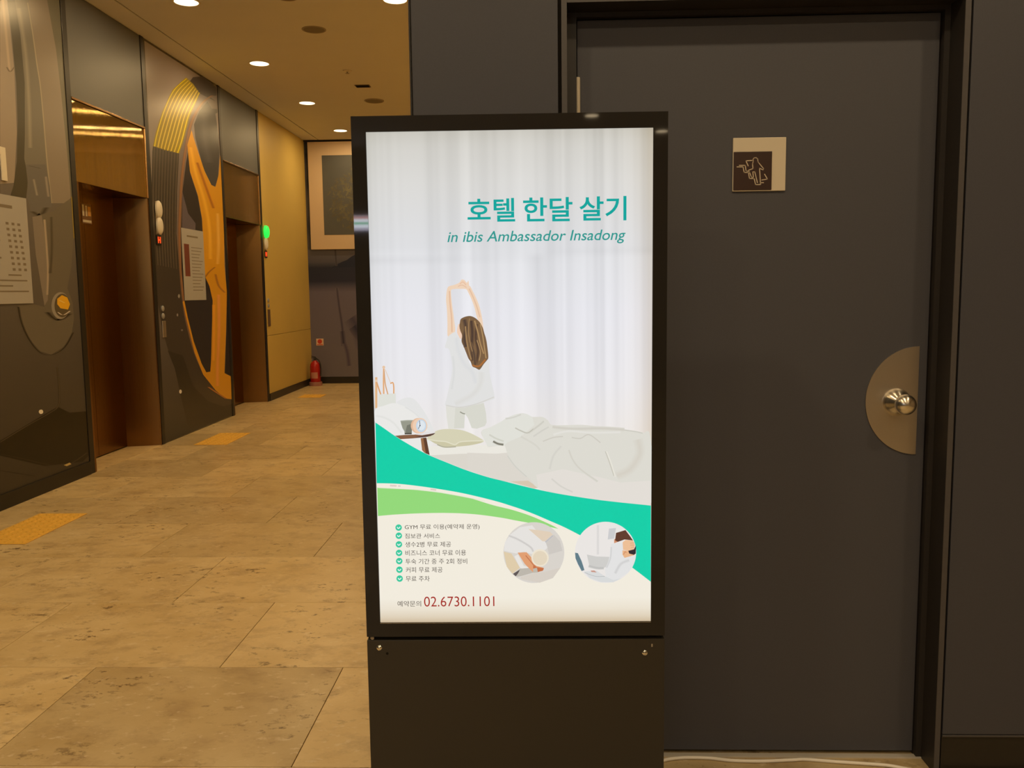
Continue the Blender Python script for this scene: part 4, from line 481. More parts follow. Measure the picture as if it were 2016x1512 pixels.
  ('p', (116, 104, 90), [(8.857, 3.36), (9.291, 3.375), (9.109, 3.389), (9.315, 3.442), (9.31, 3.3), (8.822, 3.221), (8.593, 3.02), (8.408, 2.719), (8.246, 2.318), (8.149, 1.918), (8.149, 1.584), (8.194, 1.291), (8.077, 1.292), (8.045, 1.581), (8.076, 1.913), (8.173, 2.312), (8.241, 2.655), (8.371, 2.801), (8.568, 3.079)]),
  ('p', (66, 58, 44), [(7.7, 2.654), (7.681, 2.604), (7.622, 2.247), (7.589, 1.881), (7.588, 1.614), (7.609, 1.301), (7.674, 1.072), (7.756, 0.884), (7.904, 0.661), (7.982, 0.443), (8.06, 0.252), (8.532, 0.218), (9.087, 0.144), (9.349, 0.137), (9.337, 0.19), (9.149, 0.222), (8.888, 0.339), (8.572, 0.536), (8.382, 0.774), (8.232, 1.105), (8.162, 1.273), (8.126, 1.583), (8.103, 1.915), (8.169, 2.309), (8.262, 2.677)]),
  ('p', (52, 46, 32), [(7.772, 0.836), (7.904, 0.661), (7.982, 0.443), (8.06, 0.252), (8.153, 0.046), (9.396, 0.011), (9.349, 0.137), (9.087, 0.144), (8.671, 0.252), (8.305, 0.45), (8.102, 0.765)]),
  ('p', (160, 138, 14), [(8.517, 3.437), (8.185, 3.248), (7.936, 3.002), (7.77, 2.782), (7.7, 2.654), (7.951, 2.656), (8.262, 2.677), (8.371, 2.801), (8.568, 3.079), (8.857, 3.36), (8.689, 3.417)]),
  ('r2', (244, 204, 10), (92, 80, 18), [((8.502, 3.424), (8.537, 3.432), (8.572, 3.44)), ((8.184, 3.239), (8.217, 3.247), (8.249, 3.254)), ((7.942, 3.001), (7.973, 3.007), (8.004, 3.013)), ((7.776, 2.778), (7.805, 2.784), (7.835, 2.789)), ((7.704, 2.65), (7.733, 2.655), (7.762, 2.66))]),
  ('r2', (230, 200, 60), (92, 80, 18), [((8.543, 3.414), (8.578, 3.423), (8.614, 3.431)), ((8.248, 3.237), (8.281, 3.245), (8.315, 3.252)), ((8.016, 3.01), (8.047, 3.016), (8.079, 3.022)), ((7.846, 2.78), (7.876, 2.786), (7.907, 2.791)), ((7.77, 2.653), (7.8, 2.658), (7.829, 2.663))]),
  ('r2', (230, 200, 60), (92, 80, 18), [((8.584, 3.405), (8.62, 3.413), (8.656, 3.422)), ((8.314, 3.235), (8.347, 3.243), (8.381, 3.25)), ((8.092, 3.019), (8.123, 3.025), (8.156, 3.031)), ((7.918, 2.783), (7.949, 2.788), (7.979, 2.793)), ((7.837, 2.656), (7.867, 2.661), (7.898, 2.666))]),
  ('r2', (230, 200, 60), (92, 80, 18), [((8.626, 3.396), (8.662, 3.404), (8.698, 3.412)), ((8.38, 3.233), (8.414, 3.24), (8.448, 3.248)), ((8.168, 3.028), (8.201, 3.034), (8.234, 3.041)), ((7.991, 2.785), (8.022, 2.79), (8.054, 2.796)), ((7.906, 2.659), (7.936, 2.664), (7.967, 2.669))]),
  ('r2', (230, 200, 60), (92, 80, 18), [((8.668, 3.386), (8.705, 3.394), (8.741, 3.403)), ((8.447, 3.231), (8.482, 3.238), (8.517, 3.246)), ((8.247, 3.037), (8.28, 3.044), (8.313, 3.051)), ((8.065, 2.787), (8.097, 2.793), (8.129, 2.798)), ((7.975, 2.662), (8.006, 2.667), (8.038, 2.672))]),
  ('r2', (230, 200, 60), (92, 80, 18), [((8.711, 3.376), (8.748, 3.385), (8.785, 3.393)), ((8.516, 3.228), (8.551, 3.236), (8.586, 3.244)), ((8.326, 3.047), (8.36, 3.054), (8.394, 3.06)), ((8.141, 2.79), (8.174, 2.795), (8.206, 2.801)), ((8.046, 2.665), (8.078, 2.67), (8.11, 2.675))]),
  ('r2', (230, 200, 60), (92, 80, 18), [((8.754, 3.367), (8.791, 3.375), (8.828, 3.384)), ((8.585, 3.226), (8.621, 3.234), (8.657, 3.241)), ((8.408, 3.057), (8.442, 3.064), (8.477, 3.071)), ((8.218, 2.792), (8.251, 2.798), (8.285, 2.803)), ((8.118, 2.668), (8.151, 2.673), (8.183, 2.678))]),
  ('r2', (244, 204, 10), (92, 80, 18), [((8.797, 3.357), (8.835, 3.365), (8.873, 3.374)), ((8.656, 3.224), (8.693, 3.231), (8.729, 3.239)), ((8.491, 3.067), (8.526, 3.074), (8.561, 3.081)), ((8.297, 2.794), (8.331, 2.8), (8.365, 2.806)), ((8.192, 2.671), (8.225, 2.676), (8.258, 2.681))]),
  ('r2', (104, 94, 74), (58, 50, 36), [((7.716, 2.653), (7.729, 2.655), (7.743, 2.657)), ((7.639, 2.249), (7.653, 2.251), (7.666, 2.252)), ((7.602, 1.882), (7.615, 1.882), (7.629, 1.883)), ((7.601, 1.612), (7.614, 1.613), (7.628, 1.613))]),
  ('r2', (104, 94, 74), (58, 50, 36), [((7.775, 2.655), (7.788, 2.657), (7.802, 2.66)), ((7.696, 2.256), (7.71, 2.257), (7.723, 2.259)), ((7.656, 1.885), (7.67, 1.886), (7.683, 1.887)), ((7.654, 1.609), (7.667, 1.609), (7.681, 1.61))]),
  ('r2', (104, 94, 74), (58, 50, 36), [((7.834, 2.658), (7.848, 2.66), (7.862, 2.662)), ((7.754, 2.262), (7.768, 2.264), (7.782, 2.265)), ((7.711, 1.889), (7.725, 1.89), (7.738, 1.891)), ((7.708, 1.606), (7.721, 1.606), (7.735, 1.606))]),
  ('r2', (104, 94, 74), (58, 50, 36), [((7.895, 2.66), (7.909, 2.663), (7.923, 2.665)), ((7.813, 2.269), (7.827, 2.271), (7.841, 2.272)), ((7.767, 1.892), (7.781, 1.893), (7.795, 1.894)), ((7.762, 1.602), (7.776, 1.602), (7.79, 1.603))]),
  ('r2', (104, 94, 74), (58, 50, 36), [((7.957, 2.663), (7.971, 2.665), (7.986, 2.667)), ((7.873, 2.276), (7.887, 2.277), (7.901, 2.279)), ((7.823, 1.896), (7.837, 1.897), (7.851, 1.898)), ((7.817, 1.599), (7.831, 1.599), (7.846, 1.599))]),
  ('r2', (104, 94, 74), (58, 50, 36), [((8.02, 2.665), (8.034, 2.668), (8.049, 2.67)), ((7.934, 2.283), (7.948, 2.284), (7.962, 2.286)), ((7.881, 1.9), (7.895, 1.901), (7.909, 1.902)), ((7.873, 1.595), (7.888, 1.595), (7.902, 1.596))]),
  ('r2', (104, 94, 74), (58, 50, 36), [((8.083, 2.668), (8.098, 2.671), (8.113, 2.673)), ((7.995, 2.29), (8.01, 2.291), (8.024, 2.293)), ((7.939, 1.904), (7.953, 1.905), (7.968, 1.906)), ((7.93, 1.591), (7.945, 1.592), (7.959, 1.592))]),
  ('r2', (104, 94, 74), (58, 50, 36), [((8.148, 2.671), (8.163, 2.673), (8.178, 2.676)), ((8.058, 2.297), (8.073, 2.298), (8.087, 2.3)), ((7.998, 1.908), (8.012, 1.909), (8.027, 1.91)), ((7.988, 1.588), (8.003, 1.588), (8.017, 1.589))]),
  ('r2', (104, 94, 74), (58, 50, 36), [((8.214, 2.674), (8.229, 2.676), (8.244, 2.678)), ((8.121, 2.304), (8.136, 2.306), (8.151, 2.307)), ((8.058, 1.912), (8.072, 1.913), (8.087, 1.913)), ((8.047, 1.584), (8.061, 1.584), (8.076, 1.585))]),
  ('r2', (150, 104, 60), (110, 90, 70), [((9.146, 3.405), (9.197, 3.417), (9.248, 3.428)), ((8.943, 3.315), (8.991, 3.326), (9.04, 3.336)), ((8.775, 3.211), (8.822, 3.221), (8.869, 3.231)), ((8.548, 3.011), (8.593, 3.02), (8.638, 3.028)), ((8.389, 2.755), (8.432, 2.762), (8.475, 2.769)), ((8.255, 2.449), (8.297, 2.455), (8.339, 2.46)), ((8.189, 2.205), (8.23, 2.209), (8.271, 2.213)), ((8.128, 1.916), (8.169, 1.919), (8.21, 1.922)), ((8.12, 1.583), (8.161, 1.584), (8.202, 1.585)), ((8.15, 1.272), (8.191, 1.271), (8.233, 1.271)), ((8.217, 1.051), (8.259, 1.05), (8.302, 1.048)), ((8.365, 0.771), (8.409, 0.768), (8.453, 0.764)), ((8.556, 0.552), (8.602, 0.547), (8.648, 0.543))]),
  ('p', (48, 42, 36), [(8.493, 2.762), (8.5, 2.53), (8.662, 2.322), (8.738, 2.103), (8.752, 1.906), (8.746, 1.65), (8.761, 1.512), (8.852, 1.425), (8.924, 1.278), (8.864, 0.984), (8.799, 0.661), (8.764, 0.55), (8.656, 0.552), (8.546, 0.65), (8.376, 0.883), (8.255, 1.135), (8.201, 1.288), (8.173, 1.585), (8.204, 1.921), (8.291, 2.321), (8.413, 2.614)]),
  ('p', (96, 86, 84), [(8.291, 2.321), (8.399, 2.129), (8.575, 2.045), (8.55, 1.954), (8.233, 1.961)]),
  ('p', (66, 64, 58), [(9.045, 3.322), (8.812, 3.178), (8.659, 3.02), (8.676, 2.892), (8.846, 2.627), (9.046, 2.478), (9.144, 2.469), (9.245, 2.577), (9.325, 2.854), (9.324, 3.002), (9.259, 3.243)]),
  ('r2', (84, 82, 74), (66, 64, 58), [((8.808, 3.148), (8.944, 3.175), (9.085, 3.203)), ((8.778, 2.918), (8.914, 2.941), (9.054, 2.966)), ((8.88, 2.682), (9.019, 2.703), (9.163, 2.724))]),
  ('p', (210, 148, 26), [(8.592, 2.954), (8.466, 2.791), (8.498, 2.54), (8.67, 2.326), (8.747, 2.107), (8.738, 1.65), (8.761, 1.514), (8.856, 1.426), (8.924, 1.28), (8.864, 0.986), (8.799, 0.662), (8.764, 0.55), (8.656, 0.552), (8.546, 0.65), (8.376, 0.883), (8.255, 1.135), (8.201, 1.288), (8.162, 1.273), (8.232, 1.105), (8.382, 0.774), (8.572, 0.536), (8.888, 0.339), (9.149, 0.222), (9.337, 0.19), (9.347, 0.443), (9.161, 0.496), (9.272, 0.968), (9.347, 1.362), (9.313, 1.652), (9.361, 2.16), (9.366, 2.485), (9.355, 2.858), (9.263, 2.606), (9.158, 2.471), (9.046, 2.478), (8.88, 2.592), (8.728, 2.77), (8.622, 2.9)]),
  ('r2', (232, 172, 44), (210, 148, 26), [((8.481, 2.77), (8.544, 2.78), (8.608, 2.79)), ((8.576, 2.54), (8.64, 2.549), (8.706, 2.557)), ((8.762, 2.288), (8.83, 2.295), (8.898, 2.302)), ((8.861, 2.016), (8.93, 2.021), (9.0, 2.026)), ((8.848, 1.705), (8.917, 1.708), (8.987, 1.711))]),
  ('r2', (156, 96, 20), (208, 136, 28), [((8.647, 2.648), (8.692, 2.655), (8.739, 2.662)), ((8.829, 2.447), (8.877, 2.453), (8.925, 2.459)), ((9.021, 2.236), (9.071, 2.241), (9.122, 2.246))]),
  ('r2', (236, 176, 70), (210, 148, 26), [((9.115, 2.193), (9.18, 2.198), (9.247, 2.204)), ((9.101, 1.874), (9.167, 1.878), (9.234, 1.881)), ((9.045, 1.66), (9.11, 1.662), (9.176, 1.664))]),
  ('r2', (226, 150, 70), (210, 148, 26), [((9.031, 1.341), (9.097, 1.34), (9.163, 1.34)), ((8.997, 0.967), (9.062, 0.965), (9.128, 0.962)), ((8.905, 0.599), (8.969, 0.593), (9.034, 0.588)), ((8.878, 0.387), (8.941, 0.38), (9.006, 0.373))]),
  ('r2', (142, 96, 30), (206, 136, 28), [((8.722, 1.522), (8.756, 1.522), (8.79, 1.523)), ((8.837, 1.576), (8.872, 1.576), (8.907, 1.577)), ((8.998, 1.627), (9.033, 1.628), (9.069, 1.629))]),
  ('r2', (150, 104, 36), (206, 136, 28), [((8.995, 1.553), (9.038, 1.554), (9.081, 1.554)), ((9.066, 1.437), (9.109, 1.437), (9.153, 1.437)), ((9.233, 1.362), (9.278, 1.362), (9.324, 1.362))]),
  ('r2', (236, 160, 40), (210, 148, 26), [((8.904, 1.236), (8.953, 1.235), (9.003, 1.234)), ((8.863, 0.921), (8.912, 0.918), (8.961, 0.916)), ((8.814, 0.659), (8.863, 0.656), (8.912, 0.652))]),
  ('r2', (176, 112, 60), (150, 100, 40), [((8.657, 0.401), (8.69, 0.397), (8.724, 0.394)), ((8.855, 0.325), (8.89, 0.321), (8.926, 0.317)), ((9.135, 0.221), (9.173, 0.216), (9.21, 0.211))]),
  ('p', (40, 34, 26), [(9.346, 1.356), (9.435, 0.666), (9.359, 0.447), (9.179, 0.498), (9.287, 0.966)]),
  ('p', (226, 216, 196), [(8.03, 0.427), (8.025, 0.418), (8.013, 0.412), (7.998, 0.411), (7.984, 0.416), (7.974, 0.424), (7.971, 0.434), (7.976, 0.443), (7.988, 0.449), (8.003, 0.449), (8.018, 0.445), (8.028, 0.437)]),  # white dot painted in for a reflection on the mural face
  ('p', (150, 146, 130), [(8.105, 1.33), (8.099, 1.319), (8.086, 1.312), (8.072, 1.312), (8.062, 1.319), (8.059, 1.33), (8.064, 1.341), (8.077, 1.348), (8.091, 1.348), (8.102, 1.341)]),
  ('p', (150, 140, 126), [(8.043, 1.154), (8.038, 1.145), (8.028, 1.141), (8.017, 1.141), (8.009, 1.146), (8.006, 1.155), (8.011, 1.163), (8.021, 1.168), (8.032, 1.168), (8.04, 1.162)]),
  ('p', (130, 120, 108), [(8.133, 1.006), (8.128, 1.001), (8.116, 0.998), (8.102, 0.998), (8.09, 1.002), (8.087, 1.008), (8.092, 1.014), (8.104, 1.017), (8.118, 1.016), (8.13, 1.012)]),
  ('r2', (128, 116, 92), (84, 76, 60), [((7.583, 3.436), (7.603, 3.442), (7.623, 3.447)), ((7.577, 3.01), (7.597, 3.014), (7.617, 3.018)), ((7.554, 2.748), (7.574, 2.752), (7.594, 2.755))]),
 ],
}
PICTOGRAM = [[(0.5332, 1.6573), (0.5493, 1.6571), (0.5522, 1.6424), (0.5636, 1.6423), (0.5666, 1.6263), (0.5793, 1.6261), (0.583, 1.6101), (0.5971, 1.6099), (0.5959, 1.615), (0.6039, 1.6148)], [(0.5392, 1.6612), (0.5549, 1.6609), (0.5573, 1.6457), (0.5636, 1.6456)], [(0.5635, 1.6482), (0.5755, 1.652), (0.574, 1.6646), (0.5756, 1.6698), (0.5752, 1.6765), (0.5784, 1.6804), (0.5837, 1.6805), (0.5878, 1.6769), (0.5882, 1.671), (0.59, 1.6676), (0.6037, 1.6515), (0.6024, 1.6482), (0.5929, 1.653), (0.5959, 1.615)], [(0.5635, 1.6482), (0.5663, 1.6429), (0.5719, 1.6295), (0.5773, 1.6275), (0.5753, 1.6434), (0.5804, 1.644), (0.5878, 1.6151)], [(0.5718, 1.6736), (0.5564, 1.6728), (0.5627, 1.6595)], [(0.6066, 1.6369), (0.6142, 1.6242), (0.5995, 1.6218)]]
# ---------------------------------------------------------------- dimensions (metres; X right, Y into the corridor, Z up)
XL = -3.40      # face of the lift wall
ZC = 3.56       # ceiling
YB = 12.75      # end wall of the corridor
YW = 2.285      # face of the dark wall with the stair door
XC = -0.327     # corner where that wall ends and the corridor begins

# ---------------------------------------------------------------- materials
M_plaster = grain_mat('ceiling_plaster', (0.68, 0.65, 0.63), 0.03, (3, 3, 3), 0.9, spec=0.1)
M_gap = mat('shadow_gap', (0.012, 0.010, 0.008), 0.8, spec=0.1)
M_darkwall = grain_mat('dark_wall_laminate', (0.064, 0.065, 0.080), 0.10, (260, 260, 260), 0.5, spec=0.35)
M_door = grain_mat('dark_door_laminate', (0.072, 0.073, 0.088), 0.10, (260, 260, 260), 0.5, spec=0.35)
M_frame = grain_mat('door_frame_paint', (0.030, 0.026, 0.024), 0.1, (90, 90, 90), 0.45, spec=0.4)
M_frame_edge = grain_mat('door_frame_edge', (0.080, 0.074, 0.076), 0.1, (90, 90, 90), 0.45, spec=0.4)
M_skirt = grain_mat('dark_skirting', (0.022, 0.018, 0.013), 0.15, (60, 60, 60), 0.4, spec=0.4)
M_greypanel = grain_mat('grey_lift_panel', (0.105, 0.110, 0.118), 0.08, (120, 120, 120), 0.45, spec=0.4)
M_yellow = grain_mat('yellow_wall_panel', (0.58, 0.43, 0.125), 0.10, (2.0, 1.2, 1.2), 0.55, spec=0.3)
M_trim = mat('black_metal_trim', (0.014, 0.012, 0.010), 0.4, metal=0.0, spec=0.4)
M_white = mat('white_plastic', (0.75, 0.72, 0.66), 0.4)
M_chrome = mat('chrome', (0.80, 0.78, 0.74), 0.12, metal=1.0)
M_steel = grain_mat('brushed_steel_plate', (0.60, 0.55, 0.48), 0.05, (400, 400, 400), 0.36, metal=1.0)
M_knob = mat('spun_knob_steel', (0.80, 0.74, 0.62), 0.24, metal=1.0)
_b = M_knob.node_tree.nodes['Principled BSDF']; _b.inputs['Anisotropic'].default_value = 0.85; _b.inputs['Anisotropic Rotation'].default_value = 0.25
_t = M_knob.node_tree.nodes.new('ShaderNodeTangent'); _t.direction_type = 'RADIAL'; _t.axis = 'Y'
M_knob.node_tree.links.new(_t.outputs[0], _b.inputs['Tangent'])
M_black = grain_mat('kiosk_black_paint', (0.030, 0.026, 0.020), 0.12, (500, 500, 500), 0.42, spec=0.45)
M_bezel = mat('black_bezel_glass', (0.022, 0.020, 0.018), 0.03, spec=0.25)
M_grout = grain_mat('floor_grout', (0.20, 0.15, 0.09), 0.1, (40, 40, 40), 0.85, spec=0.1)

def bronze(name, col, rough, aniso):
    m, nt, b = new_mat(name)
    b.inputs['Metallic'].default_value = 1.0
    b.inputs['Roughness'].default_value = rough
    tc = nt.nodes.new('ShaderNodeTexCoord'); mp = nt.nodes.new('ShaderNodeMapping'); mp.inputs['Scale'].default_value = (300, 300, 1.5)
    nz = nt.nodes.new('ShaderNodeTexNoise'); nz.inputs['Scale'].default_value = 1.0; nz.inputs['Detail'].default_value = 3
    nt.links.new(tc.outputs['Object'], mp.inputs[0]); nt.links.new(mp.outputs[0], nz.inputs['Vector'])
    mx = nt.nodes.new('ShaderNodeMix'); mx.data_type = 'RGBA'
    mx.inputs[6].default_value = (*[v * 0.97 for v in col], 1); mx.inputs[7].default_value = (*[v * 1.03 for v in col], 1)
    nt.links.new(nz.outputs['Fac'], mx.inputs[0]); nt.links.new(mx.outputs[2], b.inputs['Base Color'])
    if aniso:      # fine vertical brushing: each hairline turns the reflection a little sideways
        ge = nt.nodes.new('ShaderNodeNewGeometry')
        sx = nt.nodes.new('ShaderNodeSeparateXYZ'); nt.links.new(ge.outputs['Position'], sx.inputs[0])
        mu = nt.nodes.new('ShaderNodeMath'); mu.operation = 'MULTIPLY'; mu.inputs[1].default_value = 26000.0; nt.links.new(sx.outputs[1], mu.inputs[0])
        fl_ = nt.nodes.new('ShaderNodeMath'); fl_.operation = 'FLOOR'; nt.links.new(mu.outputs[0], fl_.inputs[0])
        wn = nt.nodes.new('ShaderNodeTexWhiteNoise'); wn.noise_dimensions = '1D'; nt.links.new(fl_.outputs[0], wn.inputs['W'])
        mr = nt.nodes.new('ShaderNodeMapRange'); mr.inputs[3].default_value = -aniso; mr.inputs[4].default_value = aniso; nt.links.new(wn.outputs[0], mr.inputs[0])
        cb = nt.nodes.new('ShaderNodeCombineXYZ'); nt.links.new(mr.outputs[0], cb.inputs[1])
        av = nt.nodes.new('ShaderNodeVectorMath'); av.operation = 'ADD'; nt.links.new(ge.outputs['Normal'], av.inputs[0]); nt.links.new(cb.outputs[0], av.inputs[1])
        nv = nt.nodes.new('ShaderNodeVectorMath'); nv.operation = 'NORMALIZE'; nt.links.new(av.outputs[0], nv.inputs[0])
        nt.links.new(nv.outputs[0], b.inputs['Normal'])
    return m
M_bronze = bronze('bronze_transom_metal', (0.46, 0.33, 0.12), 0.05, 0.30)
M_bronze_leaf = bronze('bronze_door_metal', (0.25, 0.135, 0.042), 0.26, 0.10)
M_bronze_bright = bronze('bronze_edge_metal', (0.80, 0.50, 0.22), 0.25, 0.0)

def stone_mat():
    m, nt, b = new_mat('polished_beige_limestone')
    b.inputs['Roughness'].default_value = 0.30
    b.inputs['Specular IOR Level'].default_value = 0.35
    N = nt.nodes.new; L = nt.links.new
    tc = N('ShaderNodeTexCoord'); oi = N('ShaderNodeObjectInfo')
    off = N('ShaderNodeVectorMath'); off.operation = 'MULTIPLY_ADD'
    cmb = N('ShaderNodeCombineXYZ'); L(oi.outputs['Random'], cmb.inputs[0]); L(oi.outputs['Random'], cmb.inputs[1])
    sc = N('ShaderNodeVectorMath'); sc.operation = 'SCALE'; sc.inputs[3].default_value = 37.0; L(cmb.outputs[0], sc.inputs[0])
    ad = N('ShaderNodeVectorMath'); ad.operation = 'ADD'; L(tc.outputs['Object'], ad.inputs[0]); L(sc.outputs[0], ad.inputs[1])
    def noise(scale, stretch, detail, rough=0.55):
        mp = N('ShaderNodeMapping'); mp.inputs['Scale'].default_value = (stretch[0], stretch[1], 1)
        nz = N('ShaderNodeTexNoise'); nz.inputs['Scale'].default_value = scale; nz.inputs['Detail'].default_value = detail; nz.inputs['Roughness'].default_value = rough
        L(ad.outputs[0], mp.inputs[0]); L(mp.outputs[0], nz.inputs['Vector']); return nz
    def ramp(src, p0, p1, c0, c1):
        r = N('ShaderNodeValToRGB'); r.color_ramp.elements[0].position = p0; r.color_ramp.elements[1].position = p1
        r.color_ramp.elements[0].color = (*c0, 1); r.color_ramp.elements[1].color = (*c1, 1); L(src, r.inputs[0]); return r
    n1 = noise(3.5, (0.9, 1.2), 6); base = ramp(n1.outputs['Fac'], 0.30, 0.72, (0.56, 0.42, 0.215), (0.69, 0.555, 0.335))
    # per-tile tone
    tone = ramp(oi.outputs['Random'], 0.0, 1.0, (0.80, 0.79, 0.77), (1.06, 1.05, 1.02))
    mu = N('ShaderNodeMix'); mu.data_type = 'RGBA'; mu.blend_type = 'MULTIPLY'; mu.inputs[0].default_value = 1
    L(base.outputs[0], mu.inputs[6]); L(tone.outputs[0], mu.inputs[7])
    # brown clouds
    n2 = noise(6.5, (1.0, 1.3), 7, 0.66); k2 = ramp(n2.outputs['Fac'], 0.50, 0.72, (0, 0, 0), (0.70, 0.70, 0.70))
    m2 = N('ShaderNodeMix'); m2.data_type = 'RGBA'; L(k2.outputs[0], m2.inputs[0]); L(mu.outputs[2], m2.inputs[6]); m2.inputs[7].default_value = (0.34, 0.235, 0.125, 1)
    # small dark pits
    n3 = noise(24.0, (0.9, 1.3), 5, 0.68); k3 = ramp(n3.outputs['Fac'], 0.56, 0.64, (0, 0, 0), (1, 1, 1))
    n4 = noise(4.0, (1, 1), 3); k4 = ramp(n4.outputs['Fac'], 0.46, 0.64, (0.12, 0.12, 0.12), (1, 1, 1))
    mm = N('ShaderNodeMath'); mm.operation = 'MULTIPLY'; L(k3.outputs[0], mm.inputs[0]); L(k4.outputs[0], mm.inputs[1])
    m3 = N('ShaderNodeMix'); m3.data_type = 'RGBA'; L(mm.outputs[0], m3.inputs[0]); L(m2.outputs[2], m3.inputs[6]); m3.inputs[7].default_value = (0.17, 0.11, 0.05, 1)
    # pale flecks
    n5 = noise(34.0, (0.8, 1.2), 4); k5 = ramp(n5.outputs['Fac'], 0.60, 0.70, (0, 0, 0), (0.5, 0.5, 0.5))
    m4 = N('ShaderNodeMix'); m4.data_type = 'RGBA'; L(k5.outputs[0], m4.inputs[0]); L(m3.outputs[2], m4.inputs[6]); m4.inputs[7].default_value = (0.72, 0.62, 0.46, 1)
    L(m4.outputs[2], b.inputs['Base Color'])
    mr = N('ShaderNodeMapRange'); mr.inputs[3].default_value = 0.24; mr.inputs[4].default_value = 0.40; L(n2.outputs['Fac'], mr.inputs[0]); L(mr.outputs[0], b.inputs['Roughness'])
    return m
M_stone = stone_mat()

def art_mat(name, emissive, rough=0.25, spec=0.5):
    m, nt, b = new_mat(name)
    a = nt.nodes.new('ShaderNodeVertexColor'); a.layer_name = 'Col'
    if emissive:
        b.inputs['Base Color'].default_value = (0.01, 0.01, 0.01, 1)
        b.inputs['Roughness'].default_value = 0.35; b.inputs['Specular IOR Level'].default_value = 0.2
        nt.links.new(a.outputs[0], b.inputs['Emission Color']); b.inputs['Emission Strength'].default_value = 1.0
    else:
        nt.links.new(a.outputs[0], b.inputs['Base Color'])
        b.inputs['Roughness'].default_value = rough; b.inputs['Specular IOR Level'].default_value = spec
    return m
M_screen = art_mat('lit_screen_picture', True)
M_mural = art_mat('satin_mural_print', False, 0.30, 0.30)

# ---------------------------------------------------------------- floor: base slab + stone tiles laid in running bond
fl = struct(MB().box(-4.1, 4.6, -10.2, YB + 0.2, -0.12, -0.004).build('floor', M_grout), 'polished beige stone tile floor of the hall')
TD, TW, G = 0.6505, 0.8985, 0.0022
tile_cache = {}
def tile(x0, x1, y0, y1):
    key = (round(x1 - x0, 3), round(y1 - y0, 3))
    if key not in tile_cache:
        o = MB().box(x0, x1, y0, y1, -0.02, 0.0, bevel=0.0009, seg=1).build('tile', M_stone, fl)
        tile_cache[key] = o.data
    else:
        o = bpy.data.objects.new('tile', tile_cache[key]); COL.objects.link(o); o.parent = fl
        o.location = Vector(((x0 + x1) / 2, (y0 + y1) / 2, -0.02)) - fl.location
for r in range(-5, 17):
    y0 = 2.2915 + r * TD; y1 = y0 + TD
    if y0 > YB: break
    xs = -0.713 if r % 2 == 0 else -1.1607
    xmax = 4.5 if y0 < YW - 0.1 else XC + 0.02
    k = -5
    while True:
        a = xs + k * TW; b = a + TW; k += 1
        if b <= -3.9: continue
        if a >= xmax: break
        a = max(a, -3.9); b2 = min(b, xmax if y0 >= YW - 0.1 else 4.5)
        if b2 - a > 0.02: tile(a + G / 2, b2 - G / 2, y0 + G / 2, min(y1, YB + 0.1) - G / 2)
# stone threshold in the door recess
tile(0.06, 1.11, 2.2915 + G / 2, 2.42)
# slabs behind the camera
struct(MB().box(-3.9, 4.5, -10.1, 2.2915 - 5 * TD - G, -0.02, 0.0).build('floor_slab', M_stone, fl))

# ---------------------------------------------------------------- ceiling
ce = struct(MB().box(-3.172, 4.6, -10.2, YB + 0.2, ZC, ZC + 0.1).build('ceiling', M_plaster), 'plain cream plaster ceiling with a shadow gap along the lift wall')
MB().box(-4.0, -3.186, -10.2, YB + 0.2, ZC, ZC + 0.1).build('border_strip', M_plaster, ce)
MB().box(-3.20, -3.16, -10.2, YB + 0.2, ZC + 0.025, ZC + 0.06).build('shadow_gap', M_gap, ce)

# ---------------------------------------------------------------- left wall (lifts)
wl = struct(MB().box(-4.1, -3.74, -10.2, YB + 0.2, 0, ZC).build('wall_left', M_darkwall), 'lift wall on the left of the corridor')
MB().box(-3.74, XL, -10.2, 2.96, 0, ZC).build('panel', M_greypanel, wl)
# grey panels above the two lifts
LIFTS = ((6.367, 7.550), (9.405, 10.600))
for (a, b) in LIFTS:
    MB().box(-3.73, XL, a, b, 2.79, ZC - 0.004, bevel=0.002).build('panel', M_greypanel, wl)
# lift opening nearest the camera (outside the picture) is closed by its own panel
MB().box(-3.74, XL, 2.96, 4.47, 0, ZC).build('panel', M_greypanel, wl)
# yellow panels beyond the second lift
MB().box(-3.73, XL, 10.668, YB, 0.0, 0.818, bevel=0.0015).build('panel', M_yellow, wl)
MB().box(-3.73, XL, 10.668, YB, 0.822, ZC - 0.002, bevel=0.0015).build('panel', M_yellow, wl)
for i, (a, b) in enumerate(((4.47, 4.53), (6.300, 6.366), (7.551, 7.612), (9.344, 9.404), (10.601, 10.667))):
    struct(MB().box(-3.73, XL + 0.006, a, b, 0, ZC - 0.001, bevel=0.002).build('trim_%d' % (i + 1), M_trim), 'black metal strip beside a lift surround')
struct(MB().box(XL + 0.0005, XL + 0.014, 10.668, YB - 0.014, 0.0, 0.092, bevel=0.002).build('baseboard_left', M_skirt), 'dark skirting under the yellow wall')
struct(MB().box(XL + 0.0005, XL + 0.012, 4.53, 6.300, 0.0, 0.10, bevel=0.002).build('baseboard_mural', M_trim), 'dark skirting under the machine mural')

